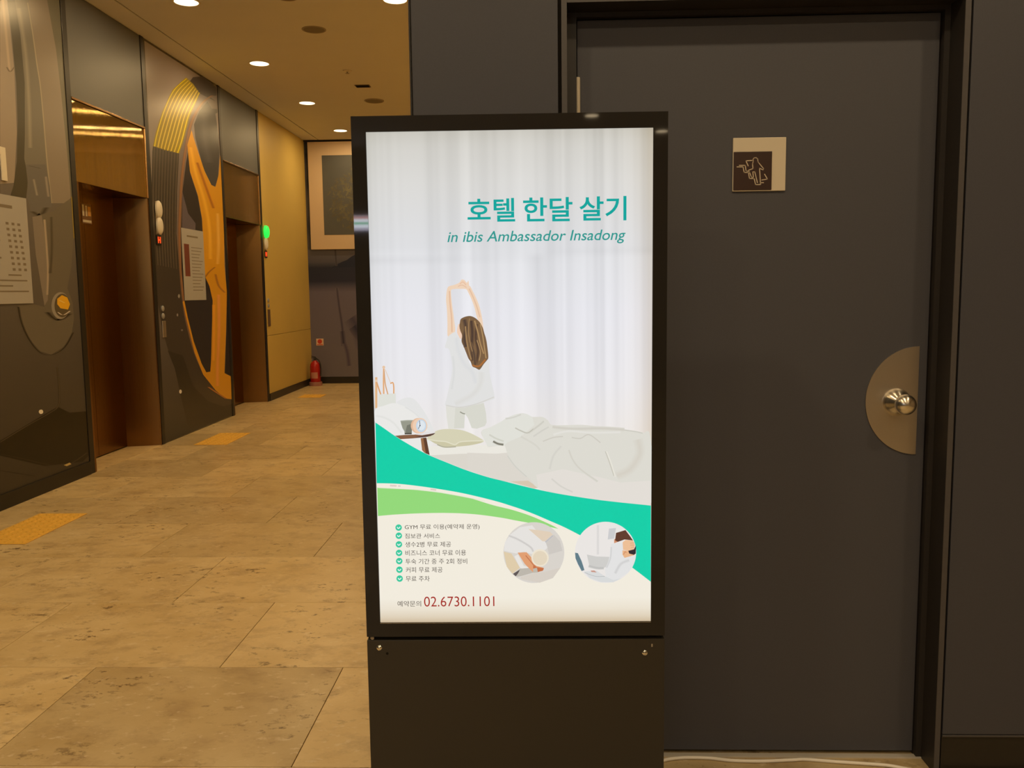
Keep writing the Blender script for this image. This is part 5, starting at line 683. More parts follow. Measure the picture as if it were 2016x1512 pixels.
# ---------------------------------------------------------------- lifts
def lift(n, a, b, label):
    e = empty('door_%d' % n, (-3.67, (a + b) / 2, 0)); struct(e, label)
    x = -3.67
    # jambs, slightly splayed
    MB().prism([(x, b - 0.10), (x, b), (XL + 0.002, b), (XL + 0.002, b - 0.028)], 2, 0.0, 2.18).build('jamb', M_bronze_leaf, e)
    MB().prism([(x, a + 0.10), (x, a), (XL + 0.002, a), (XL + 0.002, a + 0.028)], 2, 0.0, 2.18).build('jamb', M_bronze_leaf, e)
    mid = (a + b) / 2
    MB().box(x - 0.03, x, a + 0.085, mid - 0.002, 0.012, 2.20, bevel=0.002).build('door_leaf', M_bronze_leaf, e)
    MB().box(x - 0.03, x, mid + 0.002, b - 0.085, 0.012, 2.20, bevel=0.002).build('door_leaf', M_bronze_leaf, e)
    MB().box(x - 0.04, XL, a, b, 2.182, 2.772, bevel=0.002).build('transom_panel', M_bronze, e)
    MB().box(x, XL + 0.010, a, b, 2.773, 2.789, bevel=0.002).build('transom_cap', M_bronze_leaf, e)
    MB().box(XL, XL + 0.007, b - 0.020, b - 0.002, 2.182, 2.772, bevel=0.002).build('edge_strip', M_bronze_bright, e)
    MB().box(x, XL, a, b, -0.004, 0.004, bevel=0.001).build('sill', M_stone, e)
    return e
lift(2, *LIFTS[0], 'bronze lift door between the two machine murals')
lift(3, *LIFTS[1], 'bronze lift door between the wheel mural and the yellow wall')

# ---------------------------------------------------------------- murals
def wall_place(ox):
    return lambda y, z, d: (XL - ox[0] + d, y - ox[1], z - ox[2])
M_muralbase1 = grain_mat('mural_board_grey', lin((84, 77, 62))[:3], 0.06, (4, 4, 4), 0.25)
PRINT_INK = (1.12, 1.24, 1.80)     # the print's own colours are cooler than they look under the warm lamps
def mural(name, art, a, b, label, zb):
    e = empty(name, (XL, (a + b) / 2, 0)); tag(e, label, 'mural', 'machine photograph murals between the lifts')
    MB().box(-3.73, XL, a, b, zb, ZC - 0.003, bevel=0.001).build('board', M_muralbase1, e)
    o, d = printed(art, MURALS[art], wall_place((XL, (a + b) / 2, 0)), M_mural, 0.00003, 0.0004, e, PRINT_INK)
    return e
mural('machine_mural', 'printed_machine', 4.53, 6.300, 'grey machine rod mural with a yellow bolt, nearest on the left wall', 0.0)
mural('wheel_mural', 'printed_wheel', 7.612, 9.344, 'mural of a wheel with yellow ropes and orange spokes between the lifts', 0.0)

# ---------------------------------------------------------------- end wall
def ink_mat():
    m, nt, b = new_mat('ink_wash_wallpaper'); b.inputs['Roughness'].default_value = 0.6; b.inputs['Specular IOR Level'].default_value = 0.2
    N = nt.nodes.new; L = nt.links.new
    tc = N('ShaderNodeTexCoord')
    def nz(scale, st, det, lo, hi, c0, c1):
        mp = N('ShaderNodeMapping'); mp.inputs['Scale'].default_value = st; n = N('ShaderNodeTexNoise'); n.inputs['Scale'].default_value = scale; n.inputs['Detail'].default_value = det
        L(tc.outputs['Object'], mp.inputs[0]); L(mp.outputs[0], n.inputs['Vector'])
        r = N('ShaderNodeValToRGB'); r.color_ramp.elements[0].position = lo; r.color_ramp.elements[1].position = hi; r.color_ramp.elements[0].color = (*c0, 1); r.color_ramp.elements[1].color = (*c1, 1)
        L(n.outputs['Fac'], r.inputs[0]); return r
    a = nz(2.2, (1, 1, 0.9), 5, 0.36, 0.60, (0.030, 0.032, 0.045), (0.085, 0.080, 0.090))
    c = nz(9.0, (3.0, 1, 0.35), 4, 0.60, 0.72, (1, 1, 1), (0.75, 0.75, 0.78))
    mu = N('ShaderNodeMix'); mu.data_type = 'RGBA'; mu.blend_type = 'MULTIPLY'; mu.inputs[0].default_value = 1; L(a.outputs[0], mu.inputs[6]); L(c.outputs[0], mu.inputs[7])
    L(mu.outputs[2], b.inputs['Base Color']); return m
M_ink = ink_mat()
M_lowerwall = grain_mat('grey_end_wall_paper', (0.165, 0.165, 0.215), 0.30, (2.5, 1, 1.6), 0.6, spec=0.2)
wb = struct(MB().box(-4.1, 4.6, YB, YB + 0.2, 0, ZC).build('wall_back', M_ink), 'grey and black ink wash wall at the end of the corridor')
MB().box(XL, XC, YB - 0.006, YB, 0.09, 1.985).build('wallpaper_sheet', M_lowerwall, wb)
a_, b_ = XL + 0.001, XC
INK = [('q', (74, 68, 66), (60, 56, 58), [(a_, 1.984), (b_, 1.984), (b_, 1.80), (a_, 1.80)]),
       ('q', (60, 56, 58), (32, 33, 42), [(a_, 1.80), (b_, 1.80), (b_, 1.72), (a_, 1.72)]),
       ('q', (32, 33, 42), (34, 34, 44), [(a_, 1.72), (b_, 1.72), (b_, 1.52), (a_, 1.52)]),
       ('q', (34, 34, 44), (80, 72, 78), [(a_, 1.52), (b_, 1.52), (b_, 1.36), (a_, 1.36)]),
       ('q', (80, 72, 78), (88, 80, 78), [(a_, 1.36), (b_, 1.36), (b_, 0.10), (a_, 0.10)]),
       ('p', (28, 30, 40), [(-3.05, 1.72), (-2.98, 1.76), (-2.90, 1.80), (-2.82, 1.83), (-2.75, 1.88), (-2.66, 1.92), (-2.5, 1.93), (-2.2, 1.86), (-1.9, 1.80), (-1.6, 1.72)]),
       ('r', (42, 38, 40), (66, 60, 60), 0.03, [(-2.99, 1.98), (-2.985, 1.86), (-2.98, 1.74)]),
       ('r', (52, 46, 54), (83, 75, 79), 0.05, [(-2.985, 1.42), (-2.96, 1.15), (-2.93, 0.90), (-2.915, 0.72)]),
       ('r', (40, 36, 46), (84, 76, 79), 0.09, [(-2.925, 0.78), (-2.915, 0.64), (-2.91, 0.56)]),
       ('r', (60, 52, 62), (86, 78, 78), 0.08, [(-2.90, 0.60), (-2.86, 0.46), (-2.84, 0.26)]),
       ('r', (56, 50, 60), (84, 76, 79), 0.30, [(-2.78, 0.98), (-2.70, 0.85), (-2.64, 0.72), (-2.58, 0.55)]),
       ('r', (38, 36, 48), (70, 63, 68), 0.20, [(-2.74, 0.86), (-2.66, 0.74), (-2.58, 0.64)])]
M_inkprint = art_mat('ink_wash_print', False, 0.6, 0.2)
printed('ink_landscape', INK, lambda x, z, d: (x - wb.location.x, YB - 0.0062 - d - wb.location.y, z - wb.location.z), M_inkprint, 0.00006, 0.0002, wb, (1.75, 2.0, 2.75))
struct(MB().box(XL + 0.014, XC, YB - 0.014, YB - 0.0005, 0.0, 0.10, bevel=0.002).build('baseboard_back', M_skirt), 'dark skirting at the end wall')
struct(MB().box(XL, XC, YB - 0.03, YB, ZC - 0.022, ZC - 0.0005).build('trim_6', M_trim), 'dark strip where the end wall meets the ceiling')

# ---------------------------------------------------------------- right-hand block: corridor side, dark wall and stair door
wr = struct(MB().box(XC + 0.004, 4.6, YW + 0.25, YB, 0, ZC).build('wall_right', M_yellow), 'unseen yellow block between the corridor and the stair')  # face out of view; warm yellow chosen to bounce light onto the lifts
wf = struct(MB().box(XC + 0.006, 0.055, YW, YW + 0.26, 0, ZC - 0.001, bevel=0.0015).build('wall_front', M_darkwall), 'dark laminate wall around the stair door')
MB().box(XC, XC + 0.004, YW - 0.002, YW + 0.03, 0, ZC - 0.001).build('corner_strip', M_trim, wf)
MB().box(0.05, 1.10, YW, YW + 0.26, 2.085, ZC - 0.001).build('panel', M_darkwall, wf)
MB().box(1.0985, 4.5, YW, YW + 0.26, 0.109, ZC - 0.001, bevel=0.0015).build('panel', M_darkwall, wf)
MB().box(1.0985, 4.5, YW + 0.004, YW + 0.26, 0.0, 0.101).build('skirting_board', M_skirt, wf)
MB().box(1.0985, 4.5, YW - 0.001, YW + 0.02, 0.1015, 0.1065, bevel=0.001).build('skirting_bead', M_frame_edge, wf)
MB().box(0.055, 0.0636, YW + 0.006, YW + 0.25, 0, 2.085).build('shadow_gap', M_gap, wf)
MB().box(1.0905, 1.0985, YW + 0.006, YW + 0.25, 0, 2.085).build('shadow_gap', M_gap, wf)

dr = struct(empty('door_1', (0.583, 2.375, 0)), 'dark grey stair door with a half-round steel handle plate')
fr = MB().box(0.0636, 0.0784, 2.280, 2.43, 0, 2.075, bevel=0.001).build('door_frame', M_frame, dr)
MB().box(1.0755, 1.0905, 2.280, 2.43, 0, 2.075, bevel=0.001).build('door_frame', M_frame, dr)
MB().box(0.0784, 1.0755, 2.280, 2.43, 2.0605, 2.075, bevel=0.001).build('door_frame', M_frame, dr)
for (x0, x1, z0, z1) in ((0.0640, 0.0780, 0.0, 2.0745), (1.0760, 1.0900, 0.0, 2.0745), (0.0784, 1.0755, 2.0610, 2.0745)):
    MB().box(x0, x1, 2.2785, 2.2799, z0, z1).build('frame_edge', M_frame_edge, dr)
MB().box(0.0786, 0.1055, 2.356, 2.43, 0, 2.06).build('frame_stop', M_frame, dr)
MB().box(1.0605, 1.0753, 2.356, 2.43, 0, 2.06).build('frame_stop', M_frame, dr)
MB().box(0.1055, 1.0605, 2.356, 2.43, 2.048, 2.06).build('frame_stop', M_frame, dr)
MB().box(0.108, 1.058, 2.375, 2.42, 0.011, 2.045, bevel=0.0015).build('door_leaf', M_door, dr)
MB().box(0.10, 1.07, 2.425, 2.44, 0, 2.06).build('door_backing', M_gap, dr)
MB().box(0.079, 1.075, 2.352, 2.372, -0.003, 0.0040, bevel=0.001).build('threshold_strip', mat('threshold_aluminium', (0.62, 0.58, 0.52), 0.5, metal=0.3), dr)
# hinges
for z in (1.7950, 0.20):
    M = Matrix.Translation((0.1095, 2.3665, z))
    h = MB().lathe([(0, 0), (0.0055, 0), (0.006, 0.003), (0.006, 0.099), (0.0055, 0.102), (0, 0.102)], 16, M).build('hinge', mat('hinge_cream', (0.66, 0.58, 0.44), 0.4), dr, smooth=True)
# half-round plate with knob
cx, cz = 1.0350, 1.0228
pts = [(cx, cz + 0.149)] + [(cx + 0.141 * math.cos(t), cz + 0.149 * math.sin(t)) for t in [PI / 2 + PI * i / 48 for i in range(1, 48)]] + [(cx, cz - 0.149)]
pl = MB().prism(pts, 1, 2.3715, 2.3755)
bmesh.ops.bevel(pl.bm, geom=[e for e in pl.bm.edges if all(abs(v.co.y - 2.3715) < 1e-6 for v in e.verts)], offset=0.0008, segments=2, affect='EDGES')
pl = pl.build('handle_plate', M_steel, dr); pl['label'] = 'half-round brushed steel plate'
Mk = Matrix.Translation((0.9777, 2.3715, 1.0195)) @ Matrix.Rotation(PI / 2, 4, 'X')
k1 = MB().lathe([(0.0375, 0.0), (0.0378, 0.004), (0.035, 0.010), (0.028, 0.018), (0.019, 0.025), (0.0145, 0.030), (0.0140, 0.036), (0.019, 0.0405), (0.0245, 0.046), (0.0275, 0.053), (0.0280, 0.060), (0.0262, 0.067), (0.021, 0.0735), (0.012, 0.078), (0, 0.0795)], 48, Mk).build('knob', M_knob, dr, smooth=True)
k1['label'] = 'polished steel door knob'
k1.data.transform(Matrix.Translation((0, 0, -0.0378))); k1.location.z += 0.0378      # origin on the knob's axis

# outer room behind and to the right of the camera
struct(MB().box(4.5, 4.7, -10.2, YW + 0.3, 0, ZC).build('wall_lobby_right', grain_mat('lobby_wall', (0.30, 0.24, 0.17), 0.1, (2, 2, 2), 0.6)), 'lobby side wall out of the picture')
struct(MB().box(-4.1, 4.7, -10.3, -10.1, 0, ZC).build('wall_lobby_rear', grain_mat('lobby_rear_wall', (0.34, 0.29, 0.22), 0.1, (2, 2, 2), 0.6)), 'lobby rear wall behind the viewer')

# ---------------------------------------------------------------- ceiling fittings
M_lampglow = mat('lamp_glow', (0.8, 0.8, 0.8), 0.5, emit=(1.0, 0.83, 0.50), estr=3.0)
M_ring = mat('lamp_ring', (0.70, 0.62, 0.50), 0.4)
def downlight(x, y, label, group=None, power=LAMP_POWER, color=LAMP_COLOR):
    e = empty('ceiling_light', (x, y, ZC)); tag(e, label, 'ceiling light', group or 'round recessed ceiling lights')
    T = Matrix.Translation((x, y, ZC))
    MB().lathe([(0.088, -0.0002), (0.104, -0.0002), (0.1045, -0.003), (0.098, -0.005), (0.090, -0.004), (0.088, -0.0002)], 40, T).build('trim_ring', M_ring, e, smooth=True)
    MB().lathe([(0.0885, -0.0005), (0.0885, -0.0022), (0.05, -0.0030), (0, -0.0032)], 40, T).build('lamp_lens', M_lampglow, e, smooth=True)
    ld = bpy.data.lights.new('lamp_beam', 'AREA'); ld.shape = 'DISK'; ld.size = 0.170; ld.energy = power; ld.color = color
    lo = bpy.data.objects.new('lamp_beam', ld); COL.objects.link(lo); lo.parent = e; lo.location = (0, 0, -0.006)
downlight(-2.665, 6.76, 'glowing round ceiling light above the first bronze lift, cut by the top of the picture')
downlight(-2.682, 8.54, 'glowing round ceiling light in front of the wheel mural')
downlight(-2.690, 10.30, 'glowing round ceiling light beside the second lift')
downlight(-2.698, 12.04, 'smallest glowing ceiling light, nearest the end wall')
downlight(-1.075, 6.82, 'glowing round ceiling light at the top edge beside the dark wall corner')
for y in (8.58, 10.32, 12.05): downlight(-1.075, y, 'ceiling light in the row hidden behind the dark wall corner', 'ceiling lights hidden by the dark wall')
for y in (5.0, 3.24, 1.48): downlight(-2.665, y, 'ceiling light of the lift row, out of the picture overhead', 'ceiling lights overhead out of the picture')
for (x, y) in ((-1.075, 5.05), (-1.075, 3.28)): downlight(x, y, 'ceiling light of the second corridor row, out of the picture overhead', 'ceiling lights overhead out of the picture')
for (x, y) in ((-1.075, 0.6), (0.55, 0.6), (2.15, 0.6), (-1.6, -1.6), (0.55, -1.6), (2.15, -1.6), (-1.6, -4.6), (0.95, -4.6), (-3.0, -6.5)): downlight(x, y, 'ceiling light in the lobby behind the viewer', 'lobby ceiling lights out of the picture', LOBBY_POWER, LOBBY_COLOR)
for (x, y, w) in ((0.954, -7.594, 'nearer'), (2.045, -8.755, 'further')): downlight(x, y, 'faint %s ceiling light mirrored in the top of the kiosk surround' % w, 'lobby ceiling lights mirrored in the kiosk', 1.3, LOBBY_COLOR)
M_grille = grain_mat('speaker_grille', (0.20, 0.165, 0.115), 0.3, (300, 300, 300), 0.7)
M_ring2 = mat('speaker_ring', (0.34, 0.28, 0.20), 0.6)
def disc_fitting(name, x, y, r, label, cat, h=0.006):
    e = empty(name, (x, y, ZC)); tag(e, label, cat)
    T = Matrix.Translation((x, y, ZC))
    MB().lathe([(r * .88, -0.0003), (r, -0.0003), (r, -h * .6), (r * .95, -h), (r * .88, -h * .7), (r * .88, -0.0003)], 36, T).build('rim', M_ring2, e, smooth=True)
    MB().lathe([(r * .885, -0.0004), (r * .885, -h * .5), (r * .4, -h * .7), (0, -h * .75)], 36, T).build('grille', M_grille, e, smooth=True)
disc_fitting('ceiling_speaker', -1.880, 7.51, 0.102, 'round grey ceiling speaker between the two light rows', 'speaker')
disc_fitting('ceiling_speaker', -1.874, 6.70, 0.085, 'dark round fitting at the very top edge of the ceiling', 'speaker')
disc_fitting('ceiling_detector', -1.887, 10.24, 0.112, 'pale round disc furthest along the ceiling centre line', 'detector', 0.012)
e = empty('ceiling_vent', (-1.875, 9.52, ZC)); tag(e, 'small dark slot vent in the ceiling', 'vent')
MB().box(-1.955, -1.795, 9.465, 9.575, ZC - 0.006, ZC - 0.0003, bevel=0.002).build('frame', mat('vent_frame', (0.18, 0.14, 0.09), 0.6), e)
for i in range(4): MB().box(-1.945, -1.805, 9.475 + i * 0.024, 9.489 + i * 0.024, ZC - 0.010, ZC - 0.0055).build('slat', M_gap, e)
e = empty('sprinkler', (-1.900, 8.88, ZC)); tag(e, 'tiny sprinkler head hanging from the ceiling', 'sprinkler')
T = Matrix.Translation((-1.900, 8.88, ZC))
MB().lathe([(0.045, -0.0003), (0.045, -0.004), (0.02, -0.008), (0.012, -0.010), (0.012, -0.014), (0, -0.014)], 24, T).build('escutcheon', M_ring, e, smooth=True)
MB().lathe([(0, -0.013), (0.006, -0.013), (0.006, -0.024), (0.020, -0.026), (0.020, -0.028), (0, -0.029)], 24, T).build('deflector', mat('sprinkler_metal', (0.35, 0.28, 0.2), 0.35, metal=0.8), e, smooth=True)

# ---------------------------------------------------------------- kiosk
KX, KY, KA, SZ = -0.0589, 1.8567, 0.0135, 1.1355
SW, SH = 0.302, 0.5356
kio = empty('digital_signage_kiosk', (KX, KY, 0), KA)
tag(kio, 'freestanding black advertising kiosk with a bright upright screen in front of the stair door', 'kiosk')
kb = dict(world=False)
MB().box(-0.333, 0.333, 0.012, 0.105, 0.025, 1.7035, bevel=0.002).build('cabinet', M_black, kio, **kb)
bz = MB()
for (x0, x1, z0, z1) in ((-0.333, -SW, 0.5672, 1.7037), (SW, 0.333, 0.5672, 1.7037), (-SW, SW, SZ + SH, 1.7037), (-SW, SW, 0.5672, SZ - SH)):
    bz.box(x0, x1, -0.004, 0.013, z0, z1)
bmesh.ops.remove_doubles(bz.bm, verts=bz.bm.verts, dist=1e-5)
bz = bz.build('bezel', M_bezel, kio, **kb); bz['label'] = 'glossy black screen surround'
MB().box(-0.333, 0.333, -0.004, 0.013, 0.025, 0.5590, bevel=0.0012).build('lower_panel', M_black, kio, **kb)
MB().box(-0.325, 0.325, 0.004, 0.014, 0.5588, 0.5674).build('panel_slot', M_gap, kio, **kb)
MB().box(-SW, SW, -0.0042, -0.0030, SZ - SH - 0.0020, SZ - SH - 0.0008).build('screen_gasket', mat('gasket_grey', (0.30, 0.26, 0.2), 0.4), kio, **kb)
MB().box(-0.36, 0.36, -0.14, 0.26, 0.0, 0.025, bevel=0.004).build('base_plate', M_black, kio, **kb)
for (x, z) in ((-0.3055, 0.5416), (0.2890, 0.5269)):
    T = Matrix.Translation((x, -0.004, z)) @ Matrix.Rotation(PI / 2, 4, 'X')
    s = MB().lathe([(0.0062, 0.0), (0.0062, 0.0012), (0.0045, 0.0030), (0.0018, 0.0036), (0.0015, 0.0024), (0, 0.0022)], 24, T).build('screw', M_chrome, kio, smooth=True, **kb)
MB().lathe([(0.0030, 0), (0.0030, 0.0005), (0, 0.0005)], 16, Matrix.Translation((-0.2881, -0.004, 0.5284)) @ Matrix.Rotation(PI / 2, 4, 'X')).build('screw_hole', M_gap, kio, **kb)
MB().lathe([(0.0045, 0), (0.0045, 0.001), (0.003, 0.0018), (0, 0.002)], 16, Matrix.Translation((-0.3215, 0.0, 0.5631)) @ Matrix.Rotation(PI / 2, 4, 'X')).build('latch_stud', M_ring2, kio, **kb)
MB().box(0.303, 0.3066, -0.0052, -0.0038, 0.541, 0.548, bevel=0.0008).build('paint_chip', M_ring2, kio, **kb)

# screen: base picture of sheer curtains on a fine grid
rnd = random.Random(3)
folds = [(rnd.uniform(-0.32, 0.32), rnd.choice((0.004, 0.006, 0.009, 0.014)), rnd.choice((-2.2, -1.5, -1.0, 1.0, 1.6))) for _ in range(75)] + [(rnd.uniform(-0.32, 0.32), rnd.uniform(0.03, 0.06), rnd.uniform(-1.2, 1.2)) for _ in range(12)]
stops = [(0.0, (203, 200, 191)), (0.03, (214, 212, 206)), (0.10, (221, 220, 217)), (0.22, (224, 225, 228)), (0.36, (230, 230, 236)), (0.50, (233, 232, 236)), (0.60, (236, 232, 230)), (0.68, (236, 231, 226)), (1.0, (232, 226, 216))]
def curtain(x, z):
    v = min(1.0, max(0.0, (SH - z) / (2 * SH))); u = (x + SW) / (2 * SW)
    for (a, ca), (b, cb) in zip(stops, stops[1:]):
        if a <= v <= b:
            t = (v - a) / (b - a); c = [p + (q - p) * t for p, q in zip(ca, cb)]; break
    xf = x + 0.03 * max(0.0, x) * (z + 0.2)                # folds on the right lean a little
    w = 0.0
    for (p, wd, am) in folds:
        d = (xf - p) / wd
        if abs(d) < 3: w += am * math.exp(-d * d)
    w = max(-3.2, min(2.4, w))
    fade = 1.0 if v < 0.45 else max(0.35, 1 - (v - 0.45) * 2.6)
    c = [k + w * 2.6 * fade for k in c]
    # window rail and pillar
    rail = math.exp(-((v - 0.243 - 0.012 * (0.5 - u)) / 0.007) ** 2); c = [k - 7 * rail for k in c]
    top = 1.0 if v < 0.235 else 0.0
    c = [k - 4 * top for k in c]
    if v > 0.25:
        pil = math.exp(-((x - 0.055 - 0.05 * (v - 0.25)) / 0.020) ** 2); c = [k - 10 * pil * max(0, 1 - (v - .25) * 1.6) for k in c]
    # backlight falls off towards the panel edge
    el = math.exp(-(u) / 0.035); er = math.exp(-(1 - u) / 0.045); eb = math.exp(-(1 - v) / 0.02)
    c = [c[0] - 14 * el - 16 * er - 20 * eb, c[1] - 14 * el - 24 * er - 26 * eb, c[2] - 16 * el - 36 * er - 40 * eb]
    return lin(tuple(c))
NXc, NZc = 280, 80
me = bpy.data.meshes.new('screen')
V = [(-SW + 2 * SW * i / NXc, 0.0, SZ - SH + 2 * SH * j / NZc) for j in range(NZc + 1) for i in range(NXc + 1)]
F = [(j * (NXc + 1) + i, j * (NXc + 1) + i + 1, (j + 1) * (NXc + 1) + i + 1, (j + 1) * (NXc + 1) + i) for j in range(NZc) for i in range(NXc)]
me.from_pydata(V, [], F)
at = me.color_attributes.new('Col', 'FLOAT_COLOR', 'POINT')
for i, v in enumerate(V): at.data[i].color = curtain(v[0], v[2] - SZ)
me.materials.append(M_screen)
scr = bpy.data.objects.new('screen', me); COL.objects.link(scr); scr.parent = kio
scr['label'] = 'lit upright screen showing a hotel advertisement'
sp = lambda x, z, d: (x, -d, SZ + z)
depth = 0.0001; STEP = 0.00002
order = ['picture_headboard', 'picture_pillows', 'picture_bed', 'picture_figure', 'picture_cushion', 'picture_side_table', 'picture_cup', 'picture_clock', 'picture_duvet', 'teal_wave', 'white_footer', 'green_wave', 'round_photo', 'round_photo.001']
for k in order:
    _, depth = printed(k.split('.')[0], SCREEN_ART[k], sp, M_screen, STEP, depth, scr)
for b in BULLETS: _, dd = printed('tick_bullet', b, sp, M_screen, STEP, depth, scr)
depth += 0.0001
def text_mesh(name, s, col, bx, offset, shear, parent, y, mtl=None):
    cu = bpy.data.curves.new(name, 'FONT'); cu.body = s; cu.offset = offset; cu.shear = shear; cu.resolution_u = 5
    t = bpy.data.objects.new(name, cu); COL.objects.link(t)
    bpy.context.view_layer.update()
    dg = bpy.context.evaluated_depsgraph_get()
    me = bpy.data.meshes.new_from_object(t.evaluated_get(dg))
    bpy.data.objects.remove(t); bpy.data.curves.remove(cu)
    xs = [v.co.x for v in me.vertices]; ys = [v.co.y for v in me.vertices]
    x0, x1, y0, y1 = min(xs), max(xs), min(ys), max(ys)
    for v in me.vertices:
        v.co = Vector((bx[0] + (v.co.x - x0) / (x1 - x0) * (bx[1] - bx[0]), y, bx[2] + (v.co.y - y0) / (y1 - y0) * (bx[3] - bx[2])))
    me.name = name
    me.materials.clear(); me.materials.append(mtl or mat(name + '_ink', (0.01, 0.01, 0.01), 0.4, spec=0.1, emit=lin(col), estr=1.0))
    o = bpy.data.objects.new(name, me); COL.objects.link(o); o.parent = parent
    return o
ink = {}
for name, s, col, bx, off, sh in TEXTS:
    o = text_mesh(name, s, col, (bx[0], bx[1], SZ + bx[2], SZ + bx[3]), off, sh, scr, -depth, ink.get(col))
    ink[col] = o.data.materials[0]

# ---------------------------------------------------------------- stair sign on the door
sg = empty('stair_sign', (0.5927, 2.375, 1.593)); tag(sg, 'square cream sign with a brown stair pictogram on the dark door', 'sign')
M_signcream = mat('sign_cream', (0.66, 0.58, 0.44), 0.45); M_signbrown = mat('sign_brown', (0.040, 0.018, 0.012), 0.35); M_signline = mat('sign_line', (0.62, 0.52, 0.38), 0.4)
MB().box(0.5222, 0.6630, 2.3690, 2.3748, 1.5930, 1.7335, bevel=0.0018).build('sign_plate', M_signcream, sg)
MB().box(0.5240, 0.6256, 2.3676, 2.3691, 1.5958, 1.6966, bevel=0.0012).build('sign_insert', M_signbrown, sg)
pm = MB()
for line in PICTOGRAM:
    for (a, b) in zip(line, line[1:]):
        dx, dz = b[0] - a[0], b[1] - a[1]; L = math.hypot(dx, dz) or 1e-6; w = 0.00115
        nx, nz = -dz / L * w, dx / L * w; ex, ez = dx / L * w * .8, dz / L * w * .8
        pm.prism([(a[0] + nx - ex, a[1] + nz - ez), (b[0] + nx + ex, b[1] + nz + ez), (b[0] - nx + ex, b[1] - nz + ez), (a[0] - nx - ex, a[1] - nz - ez)], 1, 2.3670, 2.3677)
pm.build('stair_pictogram', M_signline, sg)

# ---------------------------------------------------------------- white cable on the floor by the door
cord = [(0.05, 2.10), (0.16, 2.19), (0.26, 2.28), (0.3425, 2.3270), (0.3872, 2.3400), (0.4258, 2.3430), (0.4801, 2.3400), (0.5342, 2.3286), (0.6196, 2.3260), (0.7071, 2.3335), (0.7437, 2.3365), (0.8178, 2.3259), (0.899, 2.3161), (0.9653, 2.3063), (1.0197, 2.2862), (1.09, 2.268), (1.1795, 2.2700), (1.2388, 2.2740), (1.2909, 2.2700), (1.45, 2.262), (1.9, 2.268)]
M_cable = mat('white_cable', (0.88, 0.84, 0.76), 0.4)
c = MB().tube(catmull([(x, y, 0.0050) for x, y in cord], 6), 0.0048, 12).build('power_cable', M_cable, smooth=True)
tag(c, 'white power cable lying along the foot of the dark door', 'cable')

# ---------------------------------------------------------------- things on the lift wall
M_paper = mat('paper_white', (0.40, 0.40, 0.42), 0.6); M_ink2 = mat('print_grey', (0.20, 0.17, 0.13), 0.7); M_redprint = mat('print_dark_red', (0.16, 0.035, 0.02), 0.6)
def notice(y0, y1, z0, z1, label):
    e = empty('notice_sheet', (XL + 0.001, (y0 + y1) / 2, z0)); tag(e, label, 'notice', 'paper notices taped to the murals')
    MB().box(XL + 0.0032, XL + 0.0052, y0, y1, z0, z1).build('sheet', M_paper, e)
    return e
def pline(e, y0, y1, z, h, m=None, name='text_line'):
    MB().box(XL + 0.0051, XL + 0.0056, y0, y1, z, z + h).build(name, m or M_ink2, e)
n1 = notice(4.93, 5.712, 1.295, 1.988, 'white notice with rows of small symbols on the machine mural')
pline(n1, 5.15, 5.55, 1.905, 0.020)
for r in range(9):
    z = 1.80 - r * 0.0365
    for c_ in range(3): pline(n1, 5.47 + c_ * 0.062 + r * 0.005, 5.50 + c_ * 0.062 + r * 0.005, z, 0.016, name='symbol')
    pline(n1, 5.02, 5.40 - (r % 3) * 0.05, z, 0.010)
for i, (a, b) in enumerate(((5.46, 5.60), (5.05, 5.66), (5.05, 5.50), (5.05, 5.67))): pline(n1, a, b, 1.475 - i * 0.035, 0.009)
n2 = notice(8.205, 8.743, 1.288, 1.978, 'white notice with a dark red bar on the wheel mural')
pline(n2, 8.33, 8.60, 1.90, 0.016)
pline(n2, 8.25, 8.37, 1.52, 0.31, M_redprint, 'red_bar')
for i in range(14): pline(n2, 8.42, 8.70 - (i % 4) * 0.03, 1.80 - i * 0.032, 0.006)
# white numeral at the picture edge
nu = MB().box(XL + 0.004, XL + 0.012, 5.46, 5.515, 2.075, 2.285, bevel=0.002)
nu.box(XL + 0.004, XL + 0.012, 5.36, 5.46, 2.235, 2.285, bevel=0.002)
nu = nu.build('wall_numeral', M_white); tag(nu, 'white raised wall numeral cut by the left picture edge', 'numeral')

M_green = mat('green_lamp_glow', (0.05, 0.5, 0.1), 0.4, emit=(0.005, 0.78, 0.06), estr=1.5)
M_redled = mat('red_led', (0.2, 0.02, 0.01), 0.4, emit=(1.0, 0.06, 0.01), estr=1.6)
def lantern(y, lit, label, zt):
    e = empty('lift_lantern', (XL, y, zt - 0.29)); tag(e, label, 'lantern', 'lift direction lanterns')
    Rm = Matrix.Rotation(PI / 2, 4, 'Y') @ Matrix.Diagonal((0.078, 0.055, 1, 1))       # local X -> height, Y -> along the wall
    MB().box(XL + 0.0005, XL + 0.008, y - 0.045, y + 0.045, zt - 0.29, zt, bevel=0.006).build('backplate', M_ring2, e)
    pr = [(1, 0), (1, 0.014), (0.86, 0.024), (0.5, 0.030), (0, 0.031)]
    MB().lathe([(r, h * (1.7 if lit else 0.9)) for r, h in pr], 28, Matrix.Translation((XL + 0.007, y, zt - 0.070)) @ Rm).build('upper_lamp', M_green if lit else M_white, e, smooth=True)
    MB().lathe([(r, h * 0.9) for r, h in pr], 28, Matrix.Translation((XL + 0.007, y, zt - 0.215)) @ Rm).build('lower_lamp', M_white, e, smooth=True)
    return e
lantern(7.715, False, 'white unlit lift lantern beside the wheel mural edge', 2.172)
lantern(10.745, True, 'lift lantern with a glowing green lamp on the yellow wall', 2.18)
